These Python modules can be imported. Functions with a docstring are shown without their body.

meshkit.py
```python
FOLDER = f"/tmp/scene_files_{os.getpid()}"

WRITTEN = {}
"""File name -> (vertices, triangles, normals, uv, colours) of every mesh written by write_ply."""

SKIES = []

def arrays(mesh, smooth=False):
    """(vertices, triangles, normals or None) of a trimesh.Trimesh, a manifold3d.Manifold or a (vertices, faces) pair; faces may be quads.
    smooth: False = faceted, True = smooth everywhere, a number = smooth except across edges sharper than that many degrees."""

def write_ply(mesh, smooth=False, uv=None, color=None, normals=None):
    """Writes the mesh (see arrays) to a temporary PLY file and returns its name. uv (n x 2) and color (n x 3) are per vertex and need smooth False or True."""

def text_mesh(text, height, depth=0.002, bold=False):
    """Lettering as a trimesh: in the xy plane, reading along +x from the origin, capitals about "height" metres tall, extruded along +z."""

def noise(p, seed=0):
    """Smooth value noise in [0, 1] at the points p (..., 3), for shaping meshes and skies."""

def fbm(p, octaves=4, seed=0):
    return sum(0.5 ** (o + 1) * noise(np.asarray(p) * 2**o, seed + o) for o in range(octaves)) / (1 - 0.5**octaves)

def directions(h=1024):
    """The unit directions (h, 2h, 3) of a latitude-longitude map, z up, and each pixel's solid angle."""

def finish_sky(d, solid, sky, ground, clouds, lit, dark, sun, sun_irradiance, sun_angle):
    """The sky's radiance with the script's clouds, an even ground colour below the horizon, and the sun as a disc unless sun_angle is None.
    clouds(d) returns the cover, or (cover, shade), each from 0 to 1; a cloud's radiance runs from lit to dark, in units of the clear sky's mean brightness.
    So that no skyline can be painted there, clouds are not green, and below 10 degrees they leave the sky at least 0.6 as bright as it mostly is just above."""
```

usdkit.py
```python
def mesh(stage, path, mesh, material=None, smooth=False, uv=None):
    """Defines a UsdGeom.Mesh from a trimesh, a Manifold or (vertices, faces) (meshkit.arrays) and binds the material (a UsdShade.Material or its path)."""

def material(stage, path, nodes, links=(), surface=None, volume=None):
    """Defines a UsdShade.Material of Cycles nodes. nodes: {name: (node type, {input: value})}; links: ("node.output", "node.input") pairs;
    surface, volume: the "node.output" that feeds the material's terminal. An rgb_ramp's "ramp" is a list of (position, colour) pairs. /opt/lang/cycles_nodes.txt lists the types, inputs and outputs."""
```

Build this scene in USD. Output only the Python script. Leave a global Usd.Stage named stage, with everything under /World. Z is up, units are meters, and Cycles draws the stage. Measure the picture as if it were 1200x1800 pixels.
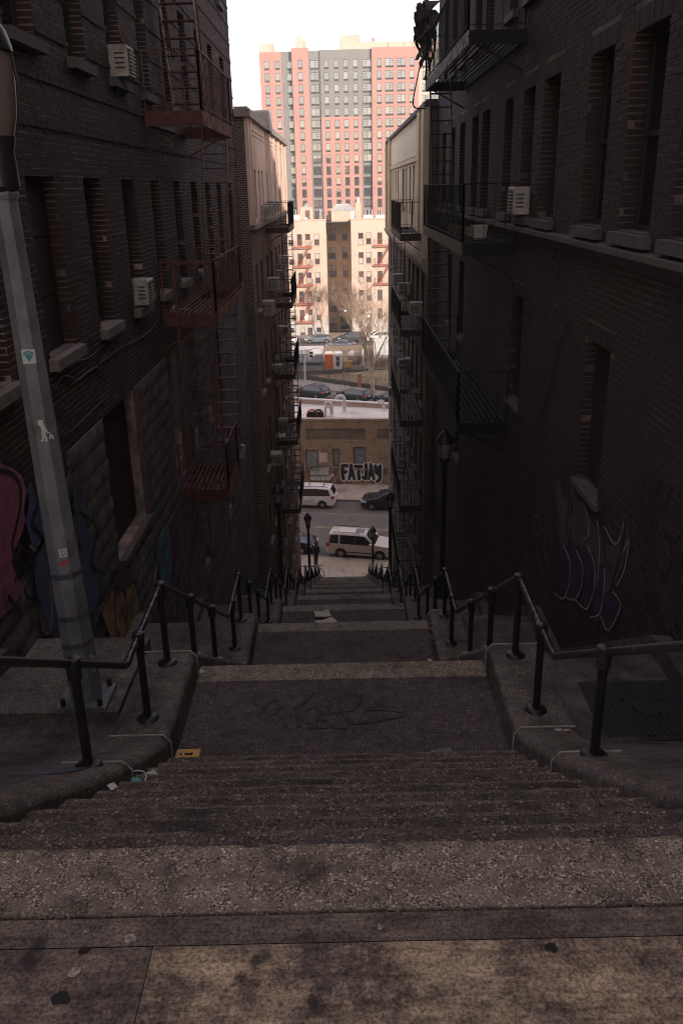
import math, random
import numpy as np, trimesh, manifold3d, usdkit, meshkit
from shapely.geometry import LineString, Polygon, MultiPolygon, box as sbox
from shapely.ops import unary_union
from pxr import Usd, UsdGeom, UsdLux, UsdShade, Gf, Sdf, Vt

stage = Usd.Stage.CreateInMemory()
UsdGeom.Xform.Define(stage, '/World'); UsdGeom.Scope.Define(stage, '/World/Looks')
stage.SetDefaultPrim(stage.GetPrimAtPath('/World'))
random.seed(7); rng = np.random.default_rng(7)
PI = math.pi

# ------------------------------------------------------------------ camera, sky, sun, exposure
HAZE = 0.0006
EYE = 2.5
FPX = 1493.6465
def _d(p):
    v = np.array([p[0] - 600, p[1] - 900, FPX]); return v / np.linalg.norm(v)
_Y = _d((598, 328)); _D = _d((690, 4800)); _D = _D - _Y * _D.dot(_Y); _D /= np.linalg.norm(_D)
_Z = -_D; _X = np.cross(_Y, _Z); RW = np.array([_X, _Y, _Z]); CAM = np.array([0, 0, EYE])
def ray(px, py): return RW @ _d((px, py))
def atx(px, py, x): r = ray(px, py); return CAM + r * (x / r[0])
def aty(px, py, y): r = ray(px, py); return CAM + r * (y / r[1])
def atz(px, py, z): r = ray(px, py); return CAM + r * ((z - EYE) / r[2])

cam = UsdGeom.Camera.Define(stage, '/World/camera')
right, down, fwd = RW[:, 0], RW[:, 1], RW[:, 2]
cam.AddTransformOp().Set(Gf.Matrix4d(*right, 0, *(-down), 0, *(-fwd), 0, *CAM, 1))
cam.CreateHorizontalApertureAttr(24.0); cam.CreateVerticalApertureAttr(36.0)
cam.CreateFocalLengthAttr(24.0 * FPX / 1200); cam.CreateFStopAttr(0.0)
cam.CreateClippingRangeAttr(Gf.Vec2f(0.05, 5000))
EXPOSURE = 1.55
cam.CreateExposureAttr(EXPOSURE)

SUN_AZ, SUN_EL = math.radians(180 - 30), math.radians(18.0)     # azimuth from +y towards +x
to_sun = np.array([math.sin(SUN_AZ) * math.cos(SUN_EL), math.cos(SUN_AZ) * math.cos(SUN_EL), math.sin(SUN_EL)])
dome = UsdLux.DomeLight.Define(stage, '/World/sky')
skm = usdkit.material(stage, '/World/Looks/sky', {
    'sky': ('sky_texture', {'sky_type': 'single_scattering', 'sun_disc': False, 'sun_elevation': SUN_EL, 'sun_rotation': SUN_AZ, 'air_density': 1.0, 'aerosol_density': 1.0}),
    'tc': ('texture_coordinate', {}),
    'mp': ('mapping', {'scale': (1.2, 1.2, 3.5)}),
    'n': ('noise_texture', {'scale': 1.6, 'detail': 5, 'roughness': .55}),
    'r': ('rgb_ramp', {'ramp': [(0.0, (.80, .80, .80)), (0.45, (.86, .86, .86)), (1.0, (.97, .97, .97))]}),
    'cl': ('color', {'value': (3.15, 2.68, 2.76)}),
    'ca': ('mix_color', {'blend_type': 'add', 'fac': 0.4, 'use_clamp': False}),
    'm': ('mix_color', {'use_clamp': False}),
    'bg': ('background_shader', {'strength': 0.1})},
    [('tc.generated', 'mp.vector'), ('mp.vector', 'n.vector'), ('n.fac', 'r.fac'), ('r.color', 'm.fac'), ('sky.color', 'm.a'), ('cl.color', 'ca.a'), ('sky.color', 'ca.b'), ('ca.result', 'm.b'), ('m.result', 'bg.color')],
    surface='bg.background')
UsdShade.MaterialBindingAPI.Apply(dome.GetPrim()).Bind(skm)
dome.GetPrim().SetCustomDataByKey('kind', 'structure')
sun = UsdLux.DistantLight.Define(stage, '/World/sun')
sun.CreateAngleAttr(0.5); sun.CreateIntensityAttr(0.52); sun.CreateNormalizeAttr(True); sun.CreateColorAttr(Gf.Vec3f(1.0, .9, .8))
_zz = to_sun; _xx = np.cross([0, 0, 1], _zz); _xx /= np.linalg.norm(_xx); _yy = np.cross(_zz, _xx)
sun.AddTransformOp().Set(Gf.Matrix4d(*_xx, 0, *_yy, 0, *_zz, 0, 0, 0, 60, 1))

# ------------------------------------------------------------------ materials
LOOKS = {}
def M(name, a, b=None, scale=4., detail=5, rough=.85, bump=0., bscale=None, metallic=0., spec=.3, island=0., lo=.35, hi=.65, stain=None, stretch=None, coat=0., emit=0.):
    """a procedural surface: two tones mixed by noise, optional per-piece variation, darker stains and fine relief"""
    if name in LOOKS: return LOOKS[name]
    b = b if b is not None else tuple(c * .7 for c in a)
    n = {'g': ('geometry', {}), 'n': ('noise_texture', {'scale': scale, 'detail': detail, 'roughness': .6}),
         'r': ('rgb_ramp', {'ramp': [(lo, b), (hi, a)]}),
         'p': ('principled_bsdf', {'roughness': rough, 'metallic': metallic, 'specular_ior_level': spec, 'coat_weight': coat})}
    l = [('n.fac', 'r.fac')]
    if stretch:
        n['mp'] = ('mapping', {'scale': stretch}); l += [('g.position', 'mp.vector'), ('mp.vector', 'n.vector')]
    else: l += [('g.position', 'n.vector')]
    c = 'r.color'
    if island:
        n['mr'] = ('map_range', {'to_min': 1 - island, 'to_max': 1 + island})
        n['im'] = ('vector_math', {'math_type': 'scale'})
        l += [('g.random_per_island', 'mr.value'), (c, 'im.vector1'), ('mr.result', 'im.scale')]; c = 'im.vector'
    if stain:
        col, ss, s0, s1 = stain
        n['sn'] = ('noise_texture', {'scale': ss, 'detail': 5, 'roughness': .65}); n['sr'] = ('rgb_ramp', {'ramp': [(s0, (0, 0, 0)), (s1, (1, 1, 1))]})
        n['sm'] = ('mix_color', {'b': col}); l += [('g.position', 'sn.vector'), ('sn.fac', 'sr.fac'), ('sr.color', 'sm.fac'), (c, 'sm.a')]; c = 'sm.result'
    l.append((c, 'p.base_color'))
    if emit:
        n['p'][1]['emission_strength'] = emit; l.append((c, 'p.emission_color'))
    if bump:
        n['bn'] = ('noise_texture', {'scale': bscale or scale * 4, 'detail': 4}); n['bp'] = ('bump', {'strength': min(1, bump), 'distance': .01})
        l += [('g.position', 'bn.vector'), ('bn.fac', 'bp.height'), ('bp.normal', 'p.normal')]
    LOOKS[name] = usdkit.material(stage, '/World/Looks/' + name, n, l, surface='p.BSDF')
    return LOOKS[name]

def M_aggregate(name, base, dark, pebble, pscale=70, pebbles=.62, stain=(.02, .016, .016), ss=1.3, s0=.5, s1=.72, bump=.6):
    """exposed aggregate concrete: matrix, pebbles of many tones, dirt patches and black spots"""
    n = {'g': ('geometry', {}),
         'v': ('noise_texture', {'scale': pscale, 'detail': 4, 'roughness': .8, 'distortion': .4}),
         'vr': ('rgb_ramp', {'ramp': [(.37, tuple(c * .4 for c in dark)), (.455, dark), (.495, base), (.525, base), (.56 + (pebbles - .6) * .25, tuple(a * .55 + b * .45 for a, b in zip(base, pebble))), (.62 + (pebbles - .6) * .25, pebble)]}),
         'v2': ('voronoi_texture', {'scale': pscale * .62, 'feature': 'f1'}), 'v2s': ('separate_color', {}),
         'v2r': ('rgb_ramp', {'ramp': [(.8, (0, 0, 0)), (.9, (.8, .8, .8))]}),
         'pn': ('noise_texture', {'scale': 17., 'detail': 4, 'roughness': .7}), 'pr': ('rgb_ramp', {'ramp': [(.36, (0, 0, 0)), (.62, (1, 1, 1))]}), 'pm': ('mix_color', {'a': base}),
         'v2m': ('mix_color', {'b': tuple(c * .95 for c in pebble)}),
         'd': ('rgb_ramp', {'ramp': [(.25, (1, 1, 1)), (.42, (0, 0, 0))]}), 'dm': ('math', {'math_type': 'multiply'}),
         'n': ('noise_texture', {'scale': 9., 'detail': 6, 'roughness': .7}), 'nr': ('rgb_ramp', {'ramp': [(.3, (.5, .5, .5)), (.7, (1.2, 1.2, 1.2))]}),
         'nm': ('mix_color', {'blend_type': 'multiply', 'fac': 1., 'use_clamp': False}),
         'sn': ('noise_texture', {'scale': ss, 'detail': 7, 'roughness': .68}), 'sr': ('rgb_ramp', {'ramp': [(s0, (0, 0, 0)), (s1, (.85, .85, .85))]}),
         'sm': ('mix_color', {'b': stain}),
         'bn': ('noise_texture', {'scale': pscale * 1.4, 'detail': 3}), 'bp': ('bump', {'strength': bump, 'distance': .006}),
         'p': ('principled_bsdf', {'roughness': .88, 'specular_ior_level': .25})}
    l = [('g.position', 'v.vector'), ('v.fac', 'vr.fac'), ('g.position', 'v2.vector'), ('v2.color', 'v2s.color'), ('v2s.g', 'v2r.fac'),
         ('v2.distance', 'd.fac'), ('v2r.color', 'dm.value1'), ('d.color', 'dm.value2'), ('dm.value', 'v2m.fac'), ('g.position', 'pn.vector'), ('pn.fac', 'pr.fac'), ('pr.color', 'pm.fac'), ('vr.color', 'pm.b'), ('pm.result', 'v2m.a'),
         ('g.position', 'n.vector'), ('n.fac', 'nr.fac'), ('v2m.result', 'nm.a'), ('nr.color', 'nm.b'),
         ('g.position', 'sn.vector'), ('sn.fac', 'sr.fac'), ('sr.color', 'sm.fac'), ('nm.result', 'sm.a'), ('sm.result', 'p.base_color'),
         ('g.position', 'bn.vector'), ('bn.fac', 'bp.height'), ('bp.normal', 'p.normal')]
    LOOKS[name] = usdkit.material(stage, '/World/Looks/' + name, n, l, surface='p.BSDF'); return LOOKS[name]

def M_brick(name, c1, c2, mortar, axis='x', bw=.205, bh=.07, ms=.012, stain=(.03, .025, .022), ss=.5, s0=.45, s1=.8, bump=.5):
    """running bond for walls too far off to pick their bricks apart; axis = the wall's normal"""
    n = {'g': ('geometry', {}), 's': ('separate_xyz', {}), 'c': ('combine_xyz', {}),
         'b': ('brick_texture', {'scale': 1., 'color1': c1, 'color2': c2, 'mortar': mortar, 'mortar_size': ms, 'mortar_smooth': .2, 'brick_width': bw, 'row_height': bh, 'bias': 0.}),
         'sn': ('noise_texture', {'scale': ss, 'detail': 6, 'roughness': .65}), 'sr': ('rgb_ramp', {'ramp': [(s0, (0, 0, 0)), (s1, (.8, .8, .8))]}),
         'sm': ('mix_color', {'b': stain}), 'iv': ('invert', {}), 'bp': ('bump', {'strength': bump, 'distance': .008}),
         'p': ('principled_bsdf', {'roughness': .9, 'specular_ior_level': .2})}
    u = {'x': 's.y', 'y': 's.x'}[axis]
    l = [('g.position', 's.vector'), (u, 'c.x'), ('s.z', 'c.y'), ('c.vector', 'b.vector'), ('g.position', 'sn.vector'), ('sn.fac', 'sr.fac'), ('sr.color', 'sm.fac'), ('b.color', 'sm.a'), ('sm.result', 'p.base_color'),
         ('b.fac', 'iv.color'), ('iv.color', 'bp.height'), ('bp.normal', 'p.normal')]
    LOOKS[name] = usdkit.material(stage, '/World/Looks/' + name, n, l, surface='p.BSDF'); return LOOKS[name]

def M_glass(name, tint, refl=.35, rough=.03):
    """a window pane seen from outside: a dark room behind a sheet that mirrors the sky"""
    LOOKS[name] = usdkit.material(stage, '/World/Looks/' + name, {
        'g': ('geometry', {}), 'n': ('noise_texture', {'scale': .8, 'detail': 2}), 'bp': ('bump', {'strength': .08, 'distance': .02}),
        'd': ('diffuse_bsdf', {'color': tint}), 's': ('glossy_bsdf', {'color': (.95, .95, .95), 'roughness': rough}), 'm': ('mix_closure', {'fac': refl})},
        [('g.position', 'n.vector'), ('n.fac', 'bp.height'), ('bp.normal', 's.normal'), ('d.BSDF', 'm.closure1'), ('s.BSDF', 'm.closure2')], surface='m.closure'); return LOOKS[name]

# ------------------------------------------------------------------ mesh helpers
class MB:
    """collects shapes given in world metres; build() makes them ONE mesh under a thing"""
    def __init__(s): s.v, s.f, s.n = [], [], 0
    def add(s, v, f):
        v = np.asarray(v, float); f = np.asarray(f, int)
        if f.shape[1] == 4: f = np.vstack([f[:, [0, 1, 2]], f[:, [0, 2, 3]]])
        s.v.append(v); s.f.append(f + s.n); s.n += len(v); return s
    def tm(s, m): return s.add(m.vertices, m.faces)
    def mani(s, m): m = m.to_mesh(); return s.add(m.vert_properties[:, :3], m.tri_verts)
    def box(s, x0, y0, z0, x1, y1, z1):
        v = [(x, y, z) for z in (z0, z1) for y in (y0, y1) for x in (x0, x1)]
        return s.add(v, [(0, 2, 3, 1), (4, 5, 7, 6), (0, 1, 5, 4), (2, 6, 7, 3), (0, 4, 6, 2), (1, 3, 7, 5)])
    def bar(s, p, q, w, h=None, up=(0, 0, 1)):
        p, q = np.asarray(p, float), np.asarray(q, float); d = q - p; L = np.linalg.norm(d); d = d / max(L, 1e-9); up = np.asarray(up, float)
        a = np.cross(d, up)
        if np.linalg.norm(a) < 1e-4: a = np.cross(d, (1, 0, 0))
        a /= np.linalg.norm(a); b = np.cross(a, d); h = h or w
        v = [e + i * a * w / 2 + j * b * h / 2 for e in (p, q) for i, j in ((-1, -1), (1, -1), (1, 1), (-1, 1))]
        return s.add(v, [(0, 1, 2, 3), (7, 6, 5, 4), (0, 4, 5, 1), (1, 5, 6, 2), (2, 6, 7, 3), (3, 7, 4, 0)])
    def tube(s, pts, r, n=8):
        pts = np.asarray(pts, float); r = np.full(len(pts), r) if np.ndim(r) == 0 else np.asarray(r, float)
        t = np.gradient(pts, axis=0); t /= np.maximum(np.linalg.norm(t, axis=1, keepdims=True), 1e-9)
        ref = np.array([0, 0, 1.]) if abs(t[0][2]) < .9 else np.array([1., 0, 0]); V = []
        for p, d, rr in zip(pts, t, r):
            a = np.cross(d, ref); k = np.linalg.norm(a)
            a = a / k if k > 1e-3 else np.array([1., 0, 0]); b = np.cross(d, a); ref = np.cross(a, d)
            V += [p + rr * (math.cos(2 * PI * i / n) * a + math.sin(2 * PI * i / n) * b) for i in range(n)]
        F = [(j * n + i, j * n + (i + 1) % n, (j + 1) * n + (i + 1) % n, (j + 1) * n + i) for j in range(len(pts) - 1) for i in range(n)]
        m = len(V); V += [pts[0], pts[-1]]; k = (len(pts) - 1) * n
        T = [(m, (i + 1) % n, i) for i in range(n)] + [(m + 1, k + i, k + (i + 1) % n) for i in range(n)]
        F = np.array(F); F = np.vstack([F[:, [0, 1, 2]], F[:, [0, 2, 3]], np.array(T)])
        return s.add(V, F)
    def lathe(s, prof, c=(0, 0, 0), n=16, axis='z', rot=0.):
        V = []
        for r, z in prof:
            for i in range(n):
                a = 2 * PI * i / n + rot; p = (r * math.cos(a), r * math.sin(a), z)
                p = p if axis == 'z' else (p[2], p[0], p[1]) if axis == 'x' else (p[1], p[2], p[0])
                V.append((c[0] + p[0], c[1] + p[1], c[2] + p[2]))
        F = [(j * n + i, j * n + (i + 1) % n, (j + 1) * n + (i + 1) % n, (j + 1) * n + i) for j in range(len(prof) - 1) for i in range(n)]
        return s.add(V, F)
    def rings(s, rings, caps=True):
        """lofts closed rings of equal length"""
        n = len(rings[0]); V = [p for r in rings for p in r]
        F = [(j * n + i, j * n + (i + 1) % n, (j + 1) * n + (i + 1) % n, (j + 1) * n + i) for j in range(len(rings) - 1) for i in range(n)]
        F = np.array(F); F = np.vstack([F[:, [0, 1, 2]], F[:, [0, 2, 3]]])
        if caps:
            k = (len(rings) - 1) * n
            F = np.vstack([F, [(0, i + 1, i) for i in range(1, n - 1)], [(k, k + i, k + i + 1) for i in range(1, n - 1)]])
        return s.add(V, F)
    def flat(s, shape, d, fn):
        """extrudes a shapely shape by d; fn maps (u, v, w) arrays to world points"""
        for g in getattr(shape, 'geoms', [shape]):
            if g.is_empty or g.geom_type != 'Polygon': continue
            m = trimesh.creation.extrude_polygon(g, d, engine='earcut'); v = np.asarray(m.vertices); s.add(fn(v[:, 0], v[:, 1], v[:, 2]), m.faces)
        return s
    def move(s, fn): s.v = [fn(v) for v in s.v]; return s
    def build(s, name, mat, parent=None, smooth=False):
        if not s.v: return None
        v, f = np.vstack(s.v), np.vstack(s.f)
        base = parent.GetPath().pathString if parent else '/World'
        v = v - ORG.get(base, (0, 0, 0)) if parent else v
        path = base + '/' + numbered(base, name)
        ORG[path] = ORG.get(base, np.zeros(3)) if parent else np.zeros(3)
        return usdkit.mesh(stage, path, (v, f), mat, smooth=smooth).GetPrim()

ORG, COUNT = {}, {}
def numbered(base, name):
    k = COUNT.get((base, name), 0); COUNT[(base, name)] = k + 1
    return name if k == 0 else f'{name}_{k:03d}'
def tag(p, label=None, cat=None, group=None, kind=None):
    for k, v in (('label', label), ('category', cat), ('group', group), ('kind', kind)):
        if v: p.SetCustomDataByKey(k, v)
    return p
def thing(name, label, cat, loc=(0, 0, 0), rz=0., group=None, kind=None, local=False):
    path = '/World/' + numbered('/World', name); x = UsdGeom.Xform.Define(stage, path); x.AddTranslateOp().Set(Gf.Vec3d(*map(float, loc))); x.AddRotateZOp().Set(float(math.degrees(rz)))
    ORG[path] = np.zeros(3) if local else np.asarray(loc, float)
    return tag(x.GetPrim(), label, cat, group, kind)
def dup(src, name, label, cat, loc, rz=0., group=None, scale=None):
    path = '/World/' + numbered('/World', name); x = UsdGeom.Xform.Define(stage, path); x.AddTranslateOp().Set(Gf.Vec3d(*map(float, loc))); x.AddRotateZOp().Set(float(math.degrees(rz)))
    p = x.GetPrim(); p.GetReferences().AddInternalReference(src.GetPath()); p.SetInstanceable(True)
    return tag(p, label, cat, group)
def struct(mb, name, mat, label=None, smooth=False):
    return tag(mb.build(name, mat, None, smooth), label, None, None, 'structure')
def mbox(x0, y0, z0, x1, y1, z1): return manifold3d.Manifold.cube([x1 - x0, y1 - y0, z1 - z0]).translate([x0, y0, z0])
def stroke(*lines, w=.1): return unary_union([LineString(l).buffer(w / 2, quad_segs=4) for l in lines])
def curve(pts, n=8):
    """Catmull-Rom through the points"""
    P = np.asarray(pts, float); P = np.vstack([2 * P[0] - P[1], P, 2 * P[-1] - P[-2]]); out = []
    for i in range(1, len(P) - 2):
        for t in np.linspace(0, 1, n, endpoint=False):
            a, b, c, d = P[i - 1:i + 3]
            out.append(.5 * (2 * b + (c - a) * t + (2 * a - 5 * b + 4 * c - d) * t * t + (3 * b - a - 3 * c + d) * t ** 3))
    return np.vstack(out + [P[-2]])

# ------------------------------------------------------------------ the ground, the streets, the pavements
SZ = -22.05
asphalt = M('asphalt', (.165, .135, .115), (.125, .102, .088), 1.4, rough=.9, bump=.3, bscale=50, stain=((.07, .062, .06), .7, .52, .75))
earth = M('earth', (.12, .095, .07), (.07, .055, .042), .6, bump=.4, bscale=6)
paving = M('paving', (.52, .41, .31), (.43, .34, .26), 1.8, island=.12, bump=.2, bscale=40, stain=((.12, .095, .08), .9, .52, .75))
kerbstone = M('kerbstone', (.2, .18, .165), (.13, .115, .105), 3., bump=.3, bscale=40)
yellow_paint = M('yellow_paint', (.42, .30, .14), (.16, .13, .10), 3.5, lo=.4, hi=.58)
patch_paint = M('worn_grey_paint', (.3, .28, .26), (.2, .19, .18), 5.)
MB_ = MB()
struct(MB().box(-700, -300, SZ - 1.2, 700, 900, SZ - .12), 'ground', earth, 'bare ground far down the hill under the streets')
def strip(l0, l1, z, x0=-46, x1=46, n=2):
    """sheet between the lines y = a + b x"""
    xs = np.linspace(x0, x1, n); V = [(x, l[0] + l[1] * x, z) for x in xs for l in (l0, l1)]
    return MB().add(V, [(2 * i, 2 * i + 2, 2 * i + 3, 2 * i + 1) for i in range(n - 1)])
K0, K1, YL, BB = (55.2, -.20), (66.9, -.16), (60.9, -.18), (70.95, -.083)
struct(strip(K0, K1, SZ - .115), 'road', asphalt, 'grey asphalt street crossing at the foot of the stairs')
road = stage.GetPrimAtPath('/World/road')
for o in (-.13, .13):
    strip((YL[0] + o - .055, YL[1]), (YL[0] + o + .055, YL[1]), SZ - .111).build('lane_marking', yellow_paint, road)
strip((YL[0] + 2.9, YL[1]), (YL[0] + 3.0, YL[1]), SZ - .111).build('parking_line', patch_paint, road)
def slabs(name, l0, l1, rows, label, edge):
    root = thing(name, label, None, (0, 0, SZ), kind='structure')
    # kerb first: a real step
    a, b, s = edge
    MB().add([(x, a + b * x + dy, SZ + dz) for x in (-46, 46) for dy, dz in ((0, -.12), (0, .0), (s * .16, .0), (s * .16, -.12))], [(0, 1, 2, 3), (4, 7, 6, 5), (0, 4, 5, 1), (1, 5, 6, 2), (2, 6, 7, 3), (3, 7, 4, 0)]).build('kerb', kerbstone, root)
    for k in range(rows):
        x = -13.0 + .37 * (k % 2)
        while x < 12.5:
            w = 1.62
            q = []
            for xx, t in ((x, k / rows), (x + w, k / rows), (x + w, (k + 1) / rows), (x, (k + 1) / rows)):
                y = (l0[0] + l0[1] * xx) * (1 - t) + (l1[0] + l1[1] * xx) * t; q.append((xx, y))
            P = Polygon(q).buffer(-.008, join_style=2); h = rng.uniform(-.004, .004)
            m = MB().flat(P, .1, lambda u, v, w_, h=h: np.stack([u, v, SZ - .1 + w_ + h], 1)); m.build('paving_slab', paving, root); x += w
    for x0, x1 in ((-46, -13), (13.2, 46)): strip(l0, l1, SZ - .003, x0, x1).build('pavement_bed', paving, root)
    strip((l0[0], l0[1]), (l1[0], l1[1]), SZ - .03, -13.2, 13.4).build('joint_bed', earth, root)
    return root
slabs('pavement', (50.55, 0.0), (K0[0] - .17, K0[1]), 3, 'near pavement of big square slabs at the foot of the stairs', (K0[0], K0[1], -1))
slabs('pavement', (K1[0] + .17, K1[1]), BB, 3, 'far pavement under the painted brick wall', (K1[0], K1[1], 1))

# ------------------------------------------------------------------ the stair street
tread_m = M_aggregate('stair_concrete', (.225, .17, .127), (.045, .034, .03), (.76, .62, .47), 100, .62, s0=.5, s1=.7, ss=2.6)
tread_d = M_aggregate('stair_concrete_edge', (.15, .113, .088), (.04, .031, .029), (.6, .5, .39), 90, .68, s0=.5, s1=.7, ss=2.6)
grime_m = M_aggregate('grimy_concrete', (.11, .085, .074), (.038, .03, .03), (.44, .36, .29), 62, .72, s0=.5, s1=.7, ss=2.)
tread_low = M_aggregate('stair_concrete_lower', (.23, .195, .165), (.1, .082, .074), (.5, .42, .35), 70, .7, s0=.52, s1=.72)
landing_m = M_aggregate('landing_concrete', (.095, .071, .068), (.042, .031, .031), (.30, .25, .215), 70, .8, s0=.52, s1=.74)
def M_platform(name, warm, dark, lo, hi):
    """trowelled concrete: worn warm patches over dark dirt, fine streaks along x, specks and oil spots"""
    n = {'g': ('geometry', {}), 'n': ('noise_texture', {'scale': 2.6, 'detail': 12, 'roughness': .8}), 'r': ('rgb_ramp', {'ramp': [(lo, dark), ((lo + hi) / 2, tuple((a + b) * .46 for a, b in zip(warm, dark))), (hi, warm)]}),
         'mp': ('mapping', {'scale': (3., 34., 20.)}), 'f': ('noise_texture', {'scale': 1., 'detail': 5, 'roughness': .75}), 'fr': ('rgb_ramp', {'ramp': [(.32, (.62, .61, .61)), (.66, (1.22, 1.21, 1.2))]}), 'fm': ('mix_color', {'blend_type': 'multiply', 'fac': 1., 'use_clamp': False}),
         's': ('noise_texture', {'scale': 70., 'detail': 4, 'roughness': .7}), 'sr': ('rgb_ramp', {'ramp': [(.36, (.42, .41, .41)), (.5, (1, 1, 1)), (.66, (1.5, 1.48, 1.42))]}), 'sm': ('mix_color', {'blend_type': 'multiply', 'fac': 1., 'use_clamp': False}),
         'o': ('noise_texture', {'scale': 4.6, 'detail': 6, 'roughness': .55}), 'orr': ('rgb_ramp', {'ramp': [(.6, (0, 0, 0)), (.66, (.9, .9, .9))]}), 'om': ('mix_color', {'b': (.03, .024, .024)}),
         'bp': ('bump', {'strength': .35, 'distance': .004}), 'p': ('principled_bsdf', {'roughness': .85, 'specular_ior_level': .25})}
    l = [('g.position', 'n.vector'), ('n.fac', 'r.fac'), ('g.position', 'mp.vector'), ('mp.vector', 'f.vector'), ('f.fac', 'fr.fac'), ('r.color', 'fm.a'), ('fr.color', 'fm.b'), ('g.position', 's.vector'), ('s.fac', 'sr.fac'), ('fm.result', 'sm.a'), ('sr.color', 'sm.b'),
         ('g.position', 'o.vector'), ('o.fac', 'orr.fac'), ('orr.color', 'om.fac'), ('sm.result', 'om.a'), ('om.result', 'p.base_color'), ('s.fac', 'bp.height'), ('bp.normal', 'p.normal')]
    LOOKS[name] = usdkit.material(stage, '/World/Looks/' + name, n, l, surface='p.BSDF'); return LOOKS[name]
platform_m = M_platform('platform_concrete', (.40, .29, .195), (.085, .063, .055), .42, .58); platform_d = M_platform('platform_concrete_dark', (.27, .2, .15), (.07, .052, .047), .42, .64); platform_e = M_platform('platform_edge', (.24, .185, .14), (.07, .054, .05), .42, .66)
kerb_m = M_aggregate('cheek_concrete', (.15, .12, .105), (.07, .055, .052), (.36, .3, .25), 75, .72, s0=.48, s1=.72)
strip_m = M_aggregate('strip_concrete', (.125, .1, .09), (.065, .052, .05), (.26, .22, .19), 90, .85, s0=.44, s1=.66, ss=1.1)
joint_m = M('mortar_joint', (.42, .37, .32), (.2, .17, .15), 14., lo=.3, hi=.7)
NL, PER, DROP, RIS, TR = 9, 5.0, 2.25, 2.25 / 13, .2775
HW = 1.355
def nz(p, s=1.): return meshkit.fbm(np.asarray(p) * s, 4) - .5
def slab(x0, x1, y0, y1, ztop, thick, wear=.010, nx=70, grime=0., mat=None):
    """one stone step: worn front arris, slightly uneven top"""
    xs = np.linspace(x0, x1, nx + 1)
    prof = [(y0, ztop - thick), (y0, ztop - .002), (y0 + (y1 - y0) * (grime or .5), ztop), (y1 - .03, ztop), (y1 - .006, ztop - .008), (y1, ztop - .03), (y1 - .004, ztop - thick)]
    R = []
    for x in xs:
        ring = []
        for k, (y, z) in enumerate(prof):
            a = nz((x * 5, y * 5, z * 3)); c = nz((x * 26, y * 9, z * 9 + 7))
            chip = max(0., nz((x * 9 + 3, y * 2, z)) - .16) * .22
            dy = (wear * 1.2 * a + wear * .9 * c - chip) if k in (4, 5) else 0
            dz = (wear * a + wear * .7 * c - (chip * .8 if k == 4 else 0)) if k in (1, 2, 3, 4) else 0
            if k == 2 and grime: dy = .04 * nz((x * 2.1, y * 2, 1)) + .03 * nz((x * 13, y * 2, 4))
            ring.append((x, y + dy, z + dz))
        R.append(ring)
    if not grime: return MB().rings(R)
    st = MB().rings(R).build('step', mat, stairs); n = len(R)
    V = [(x, y + (.0 if j else .022), z + .0025) for r in R for j, (x, y, z) in enumerate(r[1:3])]
    MB().add(V, [(2 * i, 2 * i + 2, 2 * i + 3, 2 * i + 1) for i in range(n - 1)]).build('grime', grime_m, st)
stairs = thing('staircase', 'long worn concrete stair street descending between the brick buildings', None, (-.05, 0, 0), rz=.0044, kind='structure', local=True)
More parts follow.
